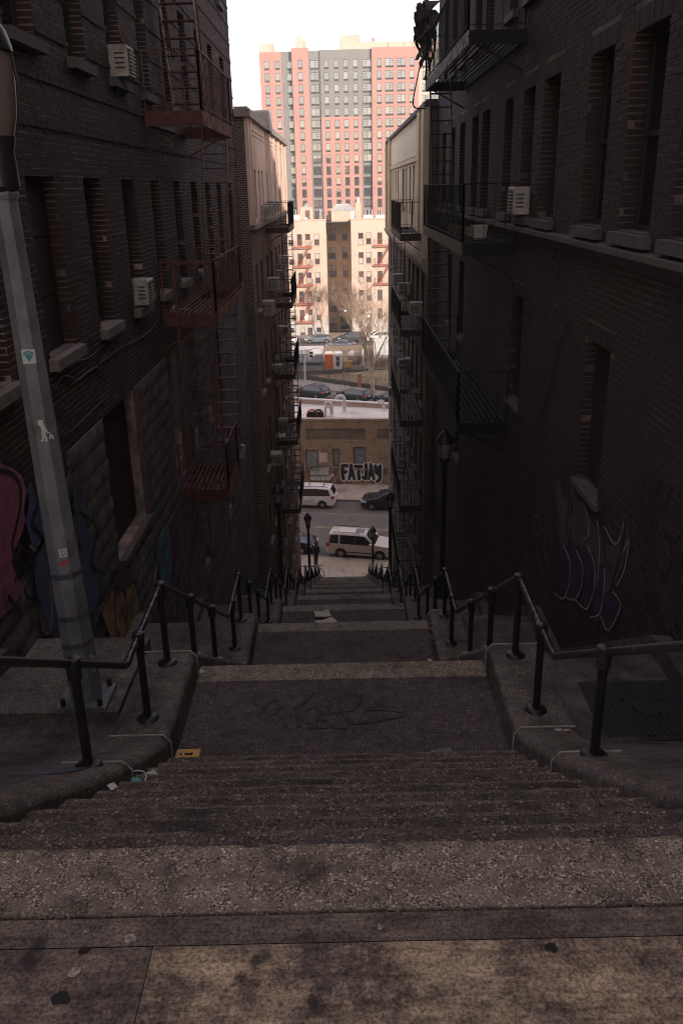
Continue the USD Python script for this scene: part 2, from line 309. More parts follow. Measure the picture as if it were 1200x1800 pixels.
# top platform: two big cast panels and a dark joint
def panel(x0, x1, y0, y1, z):
    xs, ys = np.linspace(x0, x1, 30), np.linspace(y0, y1, 14)
    V = [(x, y, z + .006 * nz((x * 2, y * 2, 0))) for y in ys for x in xs]; n = len(xs)
    F = [(j * n + i, j * n + i + 1, (j + 1) * n + i + 1, (j + 1) * n + i) for j in range(len(ys) - 1) for i in range(n - 1)]
    return MB().add(V, F)
for x0, x1, y0, y1, mt in ((-3.36, -.66, -1., 2.262, platform_d), (-.657, 2.98, -1., 2.262, platform_m), (-3.36, 2.98, 2.266, 2.392, platform_e)):
    panel(x0, x1, y0, y1, 0.).build('platform_panel', mt, stairs)
MB().box(-3.4, -1.2, -1.5, 3.0, 2.405, -.018).build('platform_base', strip_m, stairs)
slab(-1.9, 1.9, 2.412, 2.76, .004, .6, .010, 90).build('step', tread_m, stairs)
def half(y): return float(np.interp(y, [2.7, 3.3, 3.8, 4.1, 4.5, 5.6], [1.88, 1.68, 1.55, 1.45, 1.385, HW]))
for k in range(1, 11):
    y1 = 2.76 + TR * k; w = half(y1 - .1) + .03
    slab(-w, w, y1 - TR - .02, y1, -.1636 * k, .3, .014, 110, grime=.86, mat=tread_d)
for i in range(NL):
    yl0 = 2.76 + TR * 10 if i == 0 else 7.16 + PER * (i - 1) + 12 * TR; yl1 = 7.16 + PER * i; z = -1.8 - DROP * i
    dn = 60 if i < 3 else 24
    xs, ys = np.linspace(-HW, HW, dn // 2), np.linspace(yl0 - .05, yl1 - .312, 10); n = len(xs)
    V = [(x, y, z + .012 * nz((x * 1.3, y * 1.3, i))) for y in ys for x in xs]
    MB().add(V, [(b * n + a, b * n + a + 1, (b + 1) * n + a + 1, (b + 1) * n + a) for b in range(len(ys) - 1) for a in range(n - 1)]).build('landing', landing_m, stairs)
    mt = tread_m if i < 1 else tread_low
    slab(-HW - .02, HW + .02, yl1 - .30, yl1, z + .004, .4, .008, dn).build('step', mt, stairs)
    for k in range(1, 13):
        y1 = yl1 + TR * k
        slab(-HW - .02, HW + .02, y1 - TR - .02, y1, z - RIS * k, .3, .008, 20 if i < 4 else 8).build('step', mt, stairs)
# solid core under the steps
core = [(2.4, -.25), (5.4, -2.0)] + [(7.0 + PER * i, -2.0 - DROP * i) if e == 0 else (7.1 + PER * i + 3.3, -2.0 - DROP * (i + 1)) for i in range(NL) for e in (0, 1)]
pts = core + [(50.5, -25), (2.4, -25)]
MB().flat(Polygon(pts), 2.9, lambda u, v, w: np.stack([w - 1.45, u, v], 1)).build('stair_core', strip_m, stairs)

# raised cheeks carrying the railings
def cheek_top(y):
    ys, zs = [1.6, 2.6, 5.55], [.12, .12, -1.5]
    for i in range(NL): ys += [6.92 + PER * i, 10.45 + PER * i]; zs += [-1.5 - DROP * i, -1.5 - DROP * (i + 1)]
    ys += [51.2]; zs += [-1.5 - DROP * NL]
    return float(np.interp(y, ys, zs))
def inner(y, s): return s * (half(y) if y < 5.6 else HW)
def cheek_block(y0, y1, s, rough=.012):
    n = max(3, int((y1 - y0) / .12)); R = []
    for y in np.linspace(y0, y1, n):
        xi = inner(y, s); zt = cheek_top(y); e = rough * nz((y * 4, s * 3, zt)) ; f = rough * nz((y * 11, s, 5)); xo = s * max(1.83, abs(xi) + .42)
        R.append([(xi, y, zt - .75), (xi + s * f, y, zt - .07), (xi + s * .025, y, zt - .018 + e), (xi + s * .08, y, zt + e), (xo - s * .06, y, zt + e), (xo, y, zt - .03), (xo, y, zt - .75)])
    return MB().rings(R)
for s, side in ((-1, 'left'), (1, 'right')):
    ck = thing('cheek_wall', f'low worn concrete cheek wall carrying the {side} railing of the stairs', 'cheek wall', (-.05, 0, 0), rz=.0044, local=True)
    cuts = [1.7, 3.05, 4.62, 5.62] + [c for i in range(NL) for c in (6.95 + PER * i, 8.7 + PER * i, 10.45 + PER * i)] + [51.0]
    cuts = [c for c in cuts if c < 50.9] + [51.0]
    for a, b in zip(cuts[:-1], cuts[1:]): cheek_block(a + .004, b - .004, s).build('cheek_block', kerb_m, ck, smooth=50)
    for c in cuts[1:8]:
        xi = inner(c, s); zt = cheek_top(c); xo = s * max(1.83, abs(xi) + .42)
        MB().tube([(xi - s * .004, c, zt - .4), (xi, c, zt - .06), (xi + s * .05, c, zt + .002), (xo, c, zt + .001)], .009, 5).build('mortar_joint', joint_m, ck)
    # outer strip between cheek and building
    xw = -3.39 if s < 0 else 2.99
    ys = np.arange(1.5, 51.3, .25); V, zf = [], []
    for y in ys:
        zt = cheek_top(y) - .1
        for x in np.linspace(s * 1.72 - .08, xw, 8): V.append((x, y, zt - (.02 if abs(x) > 2.4 else 0) + .05 * nz((x * 1.1, y * 1.1, s))))
    F = [(j * 8 + i, j * 8 + i + 1, (j + 1) * 8 + i + 1, (j + 1) * 8 + i) for j in range(len(ys) - 1) for i in range(7)]
    struct(MB().add(V, F), 'side_slope', strip_m, f'sloping dirty concrete strip between the {side} railing and the building')
# lantern pad, wall kerbs, inspection cover
pad = struct(MB().rings([[(-3.0, 5.95, z), (-1.92, 5.95, z), (-1.92, 7.2, z), (-3.0, 7.2, z)] for z in (-2.1, -1.5)]), 'lamp_pad', kerb_m, 'raised concrete pad under the grey lamp post')
for s, x0, x1 in ((-1, -3.385, -3.2), (1, 2.8, 2.985)):
    R = [[(x0, y, cheek_top(y) - .6), (x1, y, cheek_top(y) - .6), (x1, y, cheek_top(y) + .06), (x0, y, cheek_top(y) + .08)] for y in np.arange(4., 20., .25)]
    struct(MB().rings(R), 'wall_footing', strip_m, f'low concrete footing along the foot of the {"left" if s < 0 else "right"} building')
iron = M('cast_iron', (.03, .026, .026), (.018, .016, .017), 9., rough=.6, metallic=.4, bump=.3)
cov = thing('inspection_cover', 'square ribbed iron inspection cover set in the concrete behind the right railing', 'cover', (2.35, 5.95, -1.58))
cz = cheek_top(6) - .085
cv = MB().box(1.98, 5.55, cz - .05, 2.88, 6.4, cz)
cv.build('cover_frame', iron, cov)
for k in range(17): MB().box(2.02 + k * .05, 5.6, cz, 2.045 + k * .05, 5.88 if 4 < k < 13 else 6.36, cz + .008).build('rib', iron, cov)
for k in range(5, 13): MB().box(2.02 + k * .05, 6.1, cz, 2.045 + k * .05, 6.36, cz + .008).build('rib', iron, cov)
MB().lathe([(0, cz + .012), (.12, cz + .012), (.125, cz)], (2.45, 5.99, 0), 18).build('access_disc', iron, cov)

# ------------------------------------------------------------------ pipe railings
black_paint = M('black_pipe_paint', (.016, .013, .014), (.009, .0075, .008), 14., rough=.4, spec=.4, lo=.3, hi=.7, stain=((.05, .03, .022), 7., .58, .68), bump=.2, bscale=60)
worn_pipe = M('worn_pipe', (.13, .11, .095), (.018, .015, .016), 18., rough=.32, metallic=.5, spec=.55, lo=.5, hi=.62)
def rail_top(y):
    ys, zs = [1.2, 2.9, 5.45], [.86, .82, -.76]
    for i in range(NL): ys += [6.75 + PER * i, 10.45 + PER * i]; zs += [-.73 - DROP * i, -.76 - DROP * (i + 1)]
    ys += [50.8]; zs += [-.76 - DROP * NL]
    return ys, zs
for s, side in ((-1, 'left'), (1, 'right')):
    rl = thing('handrail', f'black pipe handrail with posts running down the {side} side of the stairs', 'handrail', (-.05, 0, 0), rz=.0044, local=True)
    ys, zs = rail_top(0); X = s * 1.64
    xr = lambda y: s * (1.575 + .06 * max(0, 5.0 - y))
    P = [(xr(y), y, z) for y, z in zip(ys, zs)]
    # rounded bends: every straight length is a rail, each bend an elbow
    for k in range(len(P) - 1):
        a, b = np.array(P[k]), np.array(P[k + 1]); d = (b - a) / np.linalg.norm(b - a); L = np.linalg.norm(b - a)
        t0, t1 = (a + d * .07 if k else a), b - d * .07
        lvl = abs(d[2]) < .2 and k > 0
        MB().tube([t0, t1], .027, 12 if k < 8 else 6).build('rail', worn_pipe if lvl else black_paint, rl, smooth=40)
        if k + 2 < len(P):
            c = np.array(P[k + 2]); e = (c - b) / np.linalg.norm(c - b)
            q = [b - d * .075] + [(1 - t) ** 2 * (b - d * .06) + 2 * t * (1 - t) * b + t * t * (b + e * .06) for t in np.linspace(0, 1, 6)] + [b + e * .075]
            MB().tube(q, .032, 12 if k < 8 else 6).build('elbow', black_paint, rl, smooth=50)
    posts = [2.95, 4.48] + [c for i in range(NL) for c in (5.86 + PER * i, 6.72 + PER * i, 7.95 + PER * i, 9.2 + PER * i)]
    for y in posts:
        if y > 50.6: continue
        zt = float(np.interp(y, ys, zs)); zb = cheek_top(y); x = xr(y); n = 12 if y < 14 else 6
        po = MB().tube([(x, y, zb - .05), (x, y, zt)], .031, n).build('post', black_paint, rl, smooth=40)
        if y < 26:
            MB().lathe([(0, zb + .03), (.045, zb + .03), (.075, zb + .018), (.09, zb + .002), (.09, zb - .03)], (x, y, 0), n * 2).build('base_flange', black_paint, po, smooth=40)
            MB().lathe([(.034, zt - .11), (.046, zt - .1), (.046, zt - .03), (.052, zt), (.045, zt + .035), (.02, zt + .048), (0, zt + .05)], (x, y, 0), n).build('tee_fitting', black_paint, po, smooth=40)

# ------------------------------------------------------------------ the four buildings along the stairs
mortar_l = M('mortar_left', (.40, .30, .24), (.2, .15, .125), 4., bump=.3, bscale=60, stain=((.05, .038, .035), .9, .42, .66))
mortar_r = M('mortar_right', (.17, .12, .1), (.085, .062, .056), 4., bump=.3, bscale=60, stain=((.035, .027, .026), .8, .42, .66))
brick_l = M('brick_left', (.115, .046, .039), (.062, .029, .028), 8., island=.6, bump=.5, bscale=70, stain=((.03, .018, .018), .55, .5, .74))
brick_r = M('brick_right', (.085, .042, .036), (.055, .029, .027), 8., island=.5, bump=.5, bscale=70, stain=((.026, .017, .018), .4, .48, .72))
rubble = M('painted_rubble', (.19, .155, .152), (.085, .07, .071), 3.4, island=.25, bump=.9, bscale=22, stain=((.03, .026, .028), .7, .5, .78))
sill_m = M('sill_stone', (.2, .16, .14), (.13, .105, .095), 7., bump=.3, bscale=50, stain=((.06, .048, .044), 2., .5, .75))
sill_dark = M('sill_stone_dark', (.1, .08, .075), (.06, .05, .048), 7., bump=.3, bscale=50)
sash_dark = M('sash_dark', (.035, .026, .026), (.022, .017, .018), 8., rough=.55)
board_m = M('board_panel', (.042, .019, .018), (.03, .014, .014), 2., rough=.7, stretch=(1, 1, .4))
dark_glass = M_glass('dark_glass', (.012, .009, .010), .14)
stucco_l = M('stucco_pink', (.66, .46, .36), (.56, .39, .305), .9, detail=6, bump=.2, bscale=30, stain=((.34, .24, .19), .5, .52, .8))
stucco_r = M('stucco_beige', (.64, .54, .375), (.54, .45, .31), .8, detail=6, bump=.2, bscale=30, stain=((.2, .155, .11), .6, .52, .8))
brick2_l = M_brick('brick_lower_left', (.17, .075, .045), (.095, .042, .03), (.19, .14, .105), 'x', ss=.35)
brick2_r = M_brick('brick_lower_right', (.11, .07, .05), (.07, .045, .035), (.14, .105, .08), 'x', ss=.35)
quoin_m = M_brick('brick_quoin', (.075, .042, .034), (.05, .03, .026), (.3, .23, .18), 'y', ms=.014)
ledge_m = M('ledge_stone', (.30, .24, .18), (.2, .16, .12), 3., bump=.2, bscale=30, stain=((.08, .06, .05), 1.2, .5, .75))
roof_m = M('tar_roof', (.06, .055, .053), (.04, .037, .036), 1.)

def intervals(y0, y1, cut):
    out = [(y0, y1)]
    for a, b in cut:
        nx = []
        for p, q in out:
            if b <= p or a >= q: nx.append((p, q)); continue
            if a > p: nx.append((p, a))
            if b < q: nx.append((b, q))
        out = nx
    return out
def seen(P, m=40):
    c = RW.T @ (np.asarray(P) - CAM)
    if c[2] < .5: return None
    u, v = 600 + FPX * c[0] / c[2], 900 + FPX * c[1] / c[2]
    return c[2] if -m < u < 1200 + m and -m < v < 1800 + m else None
def bricks(root, X, s, y0, y1, z0, z1, openings, mat, skip=lambda y, z: False, bw=.203, bh=.0715, gap=.011, proud=.005, soldier=True, band=lambda r, z: 0., name='brick'):
    """real running-bond bricks on the wall x = X whose outside is towards s; the largest 300 in view are parts, the rest one piece of brickwork"""
    B = []
    for r in range(int((z1 - z0) / bh)):
        za = z0 + r * bh; zb = za + bh - gap; zm = (za + zb) / 2
        cut = [(a, b) for a, b, c, d in openings if zb > c and za < d]
        sol = [(a - .1, b + .1) for a, b, c, d in openings if soldier and zb > d and za < d + .215]
        dx = band(r, zm)
        for p, q in intervals(y0, y1, cut + sol):
            off = y0 - bw + (r % 2) * bw / 2
            ends = [p] + [off + k * bw for k in range(math.floor((p - off) / bw) + 1, math.ceil((q - off) / bw)) if off + k * bw - p > .055 and q - off - k * bw > .055] + [q]
            for a, b in zip(ends[:-1], ends[1:]):
                b -= gap
                if b - a > .02 and not skip((a + b) / 2, zm):
                    edge = any(abs(a - o[1]) < .02 or abs(b + gap - o[0]) < .02 for o in openings if zb > o[2] and za < o[3])
                    B.append((a, b + (gap if edge and any(abs(b + gap - o[0]) < .02 for o in openings) else 0), za, zb, .17 if edge else 0., proud + dx))
    if soldier:
        for a, b, c, d in openings:
            y = a - .1
            while y < b + .09:
                if not skip(y, d + .1): B.append((y, y + .06, d + .006, d + .205, .1, proud + .002))
                y += .0715
    B = np.array(B); n = len(B); j = rng.normal(0, .0016, (n, 5))
    cen = np.stack([np.full(n, X), (B[:, 0] + B[:, 1]) / 2, (B[:, 2] + B[:, 3]) / 2], 1)
    c = (cen - CAM) @ RW; size = np.where((c[:, 2] > .5) & (abs(c[:, 0] / c[:, 2]) < 600 / FPX) & (abs(c[:, 1] / c[:, 2]) < 900 / FPX), (B[:, 1] - B[:, 0]) / np.maximum(c[:, 2], .1), 0)
    big = set(np.argsort(-size)[:300].tolist())
    def mesh(i):
        a, b, za, zb, dp, pr = B[i]; xo = X + s * (pr + j[i, 0]); xi = X - s * max(dp, .002); e = .002
        if dp:
            lo = any(abs(a - o[1]) < .02 for o in openings); a, b = (a - .004, b) if lo else (a, b + .004)
        a, b, za, zb = a + j[i, 1], b + j[i, 2], za + j[i, 3], zb + j[i, 4]
        V = [(xi, a, za), (xi, b, za), (xi, b, zb), (xi, a, zb), (xo, a + e, za + e), (xo, b - e, za + e), (xo, b - e, zb - e), (xo, a + e, zb - e)]
        return V
    F = [(4, 5, 6, 7), (0, 1, 5, 4), (1, 2, 6, 5), (2, 3, 7, 6), (3, 0, 4, 7)]
    if s < 0: F = [f[::-1] for f in F]
    F3 = np.array([t for f in F for t in ((f[0], f[1], f[2]), (f[0], f[2], f[3]))])
    rest = [i for i in range(n) if i not in big]
    for i in sorted(big): MB().add(mesh(i), F3).build(name, mat, root)
    V = np.array([mesh(i) for i in rest]).reshape(-1, 3); FF = (F3[None] + (np.arange(len(rest)) * 8)[:, None, None]).reshape(-1, 3)
    tag(MB().add(V, FF).build('brickwork', mat, root), kind='stuff')
def window(root, X, s, a, b, c, d, mat=None, glass=None, rail=.5, dep=.17, fw=.055, name='window'):
    """sash window in an opening of the wall x = X"""
    x0, x1 = sorted((X - s * dep, X - s * (dep + .06))); m = MB()
    for y0, y1, z0, z1 in ((a, b, c, c + fw), (a, b, d - fw, d), (a, a + fw, c + fw, d - fw), (b - fw, b, c + fw, d - fw), (a + fw, b - fw, c + (d - c) * rail - .03, c + (d - c) * rail + .03)):
        m.box(x0, y0, z0, x1, y1, z1)
    w = m.build(name, mat or sash_dark, root)
    xp = X - s * (dep + .035)
    for z0, z1 in ((c + fw, c + (d - c) * rail - .03), (c + (d - c) * rail + .03, d - fw)):
        MB().box(min(xp, xp - s * .012), a + fw, z0, max(xp, xp - s * .012), b - fw, z1).build('pane', glass or dark_glass, w)
    return w
def sill(root, X, s, a, b, z, mat, h=.14, out=.12, over=.08):
    x0, x1 = sorted((X - s * .1, X + s * out)); m = manifold3d.Manifold.hull_points([(x, y, zz) for x in (x0, x1) for y in (a - over, b + over) for zz in (z - h, z - (.015 if x == (x1 if s > 0 else x0) else 0))])
    return MB().mani(m).build('sill', mat, root)

# --- left upper building
XL = -3.4
rowy = [7.6, 9.83, 12.06, 14.15, 16.3, 18.5, 20.65, 22.85, 25.0, 27.4]
opL = [(y, y + w, z0, z0 + h) for z0, h in ((.72, 1.97), (4.12, 2.0), (7.5, 2.0)) for y, w in zip(rowy, (1., 1., .85, .88, .78, .8, .85, .88, .88, .95))]
opC = [(11.55, 13.5, -2.62, -.46), (16.2, 17.05, -2.7, -.4), (18.5, 19.35, -2.65, -.55), (20.65, 21.5, -2.7, -.55), (22.85, 23.7, -6.2, -4.1), (18.5, 19.3, -6.0, -4.1)]
LB = thing('apartment_house', 'dark red brick house on the left with red fire escape and grey stone base', 'building', (XL, 15, -3))
body = mbox(-17, 1., -24, XL, 30.2, 16.5) - sum((mbox(XL - .25, a, c, XL + 1, b, d) for a, b, c, d in opL + opC[1:]), manifold3d.Manifold()) - mbox(XL - .25, *[opC[0][0], opC[0][2]], XL + 1, opC[0][1], opC[0][3])
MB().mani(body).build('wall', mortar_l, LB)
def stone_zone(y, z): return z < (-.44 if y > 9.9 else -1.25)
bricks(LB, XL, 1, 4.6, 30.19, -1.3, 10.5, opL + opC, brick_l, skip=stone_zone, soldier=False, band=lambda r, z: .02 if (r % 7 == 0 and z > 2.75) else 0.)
for i, (a, b, c, d) in enumerate(opL):
    if seen((XL, a, c)) or seen((XL, b, d)):
        if i == 1:
            for z0, z1 in ((c, c + .62), (c + .63, c + 1.3), (c + 1.31, d)): MB().box(XL - .16, a + .01, z0 + .004, XL - .13, b - .01, z1 - .004).build('board_panel', board_m, LB)
        else: window(LB, XL, 1, a, b, c, d)
        sill(LB, XL, 1, a, b, c - .005, sill_m if i < 6 else sill_dark)
for i, (a, b, c, d) in enumerate(opC):
    if i == 0:
        MB().box(XL - .2, a + .01, c + .01, XL - .17, b - .01, d - .01).build('boarded_opening', board_m, LB)
        m = MB(); m.box(XL - .02, b - .005, c - .1, XL + .07, b + .05, d + .02); m.build('angle_frame', M('rusty_angle', (.15, .085, .06), (.07, .045, .04), 12.), LB)
        sill(LB, XL, 1, a + .05, b + .02, c, M('rust_sill', (.12, .08, .068), (.07, .05, .046), 8.), .12, .1, .04)
    else: window(LB, XL, 1, a, b, c, d)
# painted rubble blocks of the base
st = []
for r in range(46):
    z0 = -.44 - .285 * (r + 1); off = (r % 2) * .31
    for p, q in intervals(4.6, 30.15, [(a - .03, b + .03) for a, b, c, d in opC if z0 + .285 > c - .1 and z0 < d]):
        k = math.floor((p - off) / .62)
        while off + k * .62 < q:
            a, b = max(p, off + k * .62), min(q, off + (k + 1) * .62); k += 1
            if b - a > .08 and stone_zone((a + b) / 2, z0 + .14) and z0 + .285 > cheek_top((a + b) / 2) - .5: st.append((a, b - .007, z0, z0 + .277))
def stone(a, b, c, d):
    ys, zs = np.linspace(a, b, 5), np.linspace(c, d, 4); V = []
    for z in zs:
        for y in ys:
            e = (y in (ys[0], ys[-1])) or (z in (zs[0], zs[-1])); V.append((XL + .022 + (.004 if e else .022 + .05 * nz((y * 4, z * 4, 3))), y, z))
    F = [(j * 5 + i, j * 5 + i + 1, (j + 1) * 5 + i + 1, (j + 1) * 5 + i) for j in range(3) for i in range(4)]
    k = len(V); V += [(XL - .01, a, c), (XL - .01, b, c), (XL - .01, b, d), (XL - .01, a, d)]
    F += [(k, k + 1, 4, 0), (k + 2, k + 3, 15, 19), (k + 3, k, 0, 15), (k + 1, k + 2, 19, 4)]
    return np.array(V), np.array(F)
st.sort(key=lambda q: ((q[0] + q[1]) / 2) if seen((XL, (q[0] + q[1]) / 2, q[2])) else 99)
for q in st[:300]: MB().add(*stone(*q)).build('stone_block', rubble, LB, smooth=35)
m = MB()
for q in st[300:]: m.add(*stone(*q))
tag(m.build('stonework', rubble, LB, smooth=35), kind='stuff')

# --- right upper building
XR = 3.0
rowr = [5.6, 7.2, 8.7, 10.35, 12.75, 14.35, 16.1, 18.5, 20.0, 22.1, 24.0, 26.0]
opR = [(y, y + w, z0, z0 + h) for z0, h in ((2.0, 1.88), (5.2, 1.9)) for y, w in zip(rowr, (.95, .95, 1., .95, 1., .9, .78, 1., .95, .95, 1.05, .9))] + [(9.55, 10.52, -1.1, .7), (14.4, 15.38, -1.15, .7), (21.6, 22.5, -1.15, .7), (24., 24.9, -1.15, .7), (21.6, 22.5, -4.4, -2.5)]
RB = thing('apartment_house', 'very dark brick apartment house on the right with tall narrow windows and black fire escape', 'building', (XR, 15, -3))
body = mbox(XR, -10, -24, 18, 17.5, 13.0) + mbox(XR, 17.4, -24, 18, 28.4, 7.8)
for a, b, c, d in opR: body = body - mbox(XR - 1, a, c, XR + .25, b, d)
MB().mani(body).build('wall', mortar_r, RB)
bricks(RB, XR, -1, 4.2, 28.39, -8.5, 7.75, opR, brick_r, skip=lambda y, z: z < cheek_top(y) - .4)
for i, (a, b, c, d) in enumerate(opR):
    if seen((XR, a, c)) or seen((XR, b, d)):
        if c < 1.9: MB().box(XR + .13, a + .005, c + .005, XR + .16, b - .005, d - .005).build('boarded_opening', board_m, RB)
        else: window(RB, XR, -1, a, b, c, d)
        sill(RB, XR, -1, a, b, c - .004, sill_dark, .13 if c > 1.9 else .09, .1 if c > 1.9 else .06)
MB().mani(manifold3d.Manifold.hull_points([(x, y, z) for y in (4., 28.3) for x, z in ((XR - .002, 1.84), (XR - .13, 1.82), (XR - .13, 1.76), (XR - .06, 1.7), (XR - .002, 1.62))])).build('string_course', M('string_course', (.11, .082, .072), (.07, .053, .049), 6., bump=.3, bscale=40), RB)

# --- left lower building: pink stucco over brick
X2 = -3.1
lw = [(32.3, .75), (33.95, .7), (35.3, .7), (37.6, .7), (40., .7), (42.4, .7), (44.6, .7), (47.1, .7), (49.2, .7)]
op2 = [(y, y + w, 1.55, 3.14) for y, w in lw] + [(y, y + .9, 3.14 - 3.07 * k - 1.75, 3.14 - 3.07 * k - .15) for k in range(1, 7) for y in (31.6, 33.6, 36.4, 38.6, 41.4, 43.6, 46.4, 48.6)]
L2 = thing('apartment_house', 'lower left apartment house with pink stucco top storey over brick and many air conditioners', 'building', (X2, 40, -10))
body = mbox(-30, 30.4, -24, X2, 51.3, 4.7)
for a, b, c, d in op2: body = body - mbox(X2 - .22, a, c, X2 + 1, b, d)
MB().mani(body).build('wall', brick2_l, L2)
MB().box(-3.5, 30.385, -20, X2 + .004, 30.399, 4.7).build('brick_corner', quoin_m, L2)
skin = mbox(X2 - .002, 30.38, 1.36, X2 + .06, 51.33, 4.7)
for a, b, c, d in op2[:9]: skin = skin - mbox(X2 - 1, a, 1.5, X2 + 1, b, d)
MB().mani(skin).build('stucco', stucco_l, L2)
m = MB(); m.box(X2 - .05, 30.3, 1.2, X2 + .2, 51.4, 1.358); m.build('ledge', ledge_m, L2)
m = MB(); m.box(-30, 30.25, 4.70, X2 + .22, 51.45, 4.92); m.box(X2 - .3, 30.3, 4.92, X2 + .14, 51.4, 5.0); m.build('coping', M('coping_pale', (.36, .3, .26), (.24, .2, .17), 3., stain=((.1, .085, .075), 1., .5, .8)), L2)
m = MB(); m.box(X2 - .5, 37.6, 4.7, X2 + .28, 39.3, 5.45); m.build('parapet_pier', M('pier_grey', (.38, .34, .32), (.28, .25, .23), 2.), L2)
for y in (30.42, 31.2, 37.8, 39.05, 42.2, 45.3, 48.3, 50.7):
    MB().box(X2 + .061, y, 1.37, X2 + .13, y + .28, 4.68).build('pilaster', stucco_l, L2)
for a, b in ((31.7, 37.5), (39.6, 42.), (42.7, 45.1), (45.8, 48.1)):
    m = MB(); m.box(X2 + .061, a, 4.4, X2 + .085, b, 4.45); m.box(X2 + .061, a, 4.25, X2 + .08, b, 4.28); m.box(X2 + .061, a, 3.4, X2 + .08, a + .05, 4.25); m.build('moulding', stucco_l, L2)
for a, b, c, d in op2:
    window(L2, X2, 1, a, b, c, d)
    if c < 1: sill(L2, X2, 1, a, b, c, sill_m, .12, .1)

# --- right lower building: beige stucco over brick
X3 = 2.75
rw = [(27.85 + 1.0, .62), (31.2, .6), (33.1, .6), (34.8, .65), (36.9, .55), (38.4, 1.2), (42.1, .6), (44., .6), (46.4, .6), (48.6, .6)]
op3 = [(y, y + w, 1.5, 3.16) for y, w in rw] + [(y, y + .85, 3.0 - 3.07 * k - 1.7, 3.0 - 3.07 * k) for k in range(1, 8) for y in (29.5, 31.6, 33.6, 35.6, 38.6, 40.9, 43.9, 46.4, 48.8)]
R2 = thing('apartment_house', 'lower right apartment house with beige stucco parapet over brown brick and dark fire escapes', 'building', (X3, 40, -10))
body = mbox(X3, 28.45, -24, 52, 52.4, 4.72)
for a, b, c, d in op3: body = body - mbox(X3 - 1, a, c, X3 + .22, b, d)
MB().mani(body).build('wall', brick2_r, R2)
skin = mbox(X3 - .06, 28.41, .24, X3 + .002, 52.44, 4.72)
for a, b, c, d in op3[:10]: skin = skin - mbox(X3 - 1, a, 1.44, X3 + 1, b, d)
MB().mani(skin).build('stucco', stucco_r, R2)
m = MB(); m.box(X3 - .16, 28.36, 4.722, 52, 52.5, 4.84); m.box(X3 - .1, 28.4, 4.84, 52, 52.46, 4.92); m.build('coping', M('coping_dark', (.09, .08, .075), (.06, .053, .05), 3.), R2)
MB().mani(manifold3d.Manifold.hull_points([(x, y, z) for y in (28.34, 52.5) for x, z in ((X3 + .02, .24), (X3 - .24, .2), (X3 - .24, .1), (X3 - .12, -.12), (X3 + .02, -.3))])).build('ledge', M('ledge_beige', (.36, .3, .21), (.25, .2, .15), 2., stain=((.1, .08, .06), .9, .5, .78)), R2)
for y, w, z0 in ((28.36, .75, .26), (29.95, .85, .9), (48.0, .5, .26), (51.6, .8, .26)): MB().box(X3 - .19, y, z0, X3 - .061, y + w, 4.7).build('pilaster', stucco_r, R2)
MB().box(X3 - .13, 30.85, 3.28, X3 - .061, 48., 3.42).build('stucco_band', stucco_r, R2)
MB().box(X3 - .09, 31., 3.46, X3 - .061, 47.6, 4.45).build('stucco_panel', M('stucco_panel', (.70, .61, .44), (.62, .54, .39), .8, detail=6, bump=.15, bscale=30, stain=((.3, .24, .17), .4, .55, .85)), R2)
for a, b, c, d in op3:
    window(R2, X3, -1, a, b, c, d)
    if c < 0: sill(R2, X3, -1, a, b, c, sill_dark, .12, .1)
# tall backdrop side: the roofs
for root, x0, x1, y0, y1, z in ((L2, -29.8, X2 - .3, 30.6, 51.2, 4.71), (R2, X3 + .3, 51.8, 28.7, 52.2, 4.73)): MB().box(x0, y0, z - .004, x1, y1, z + .02).build('roof', roof_m, root)

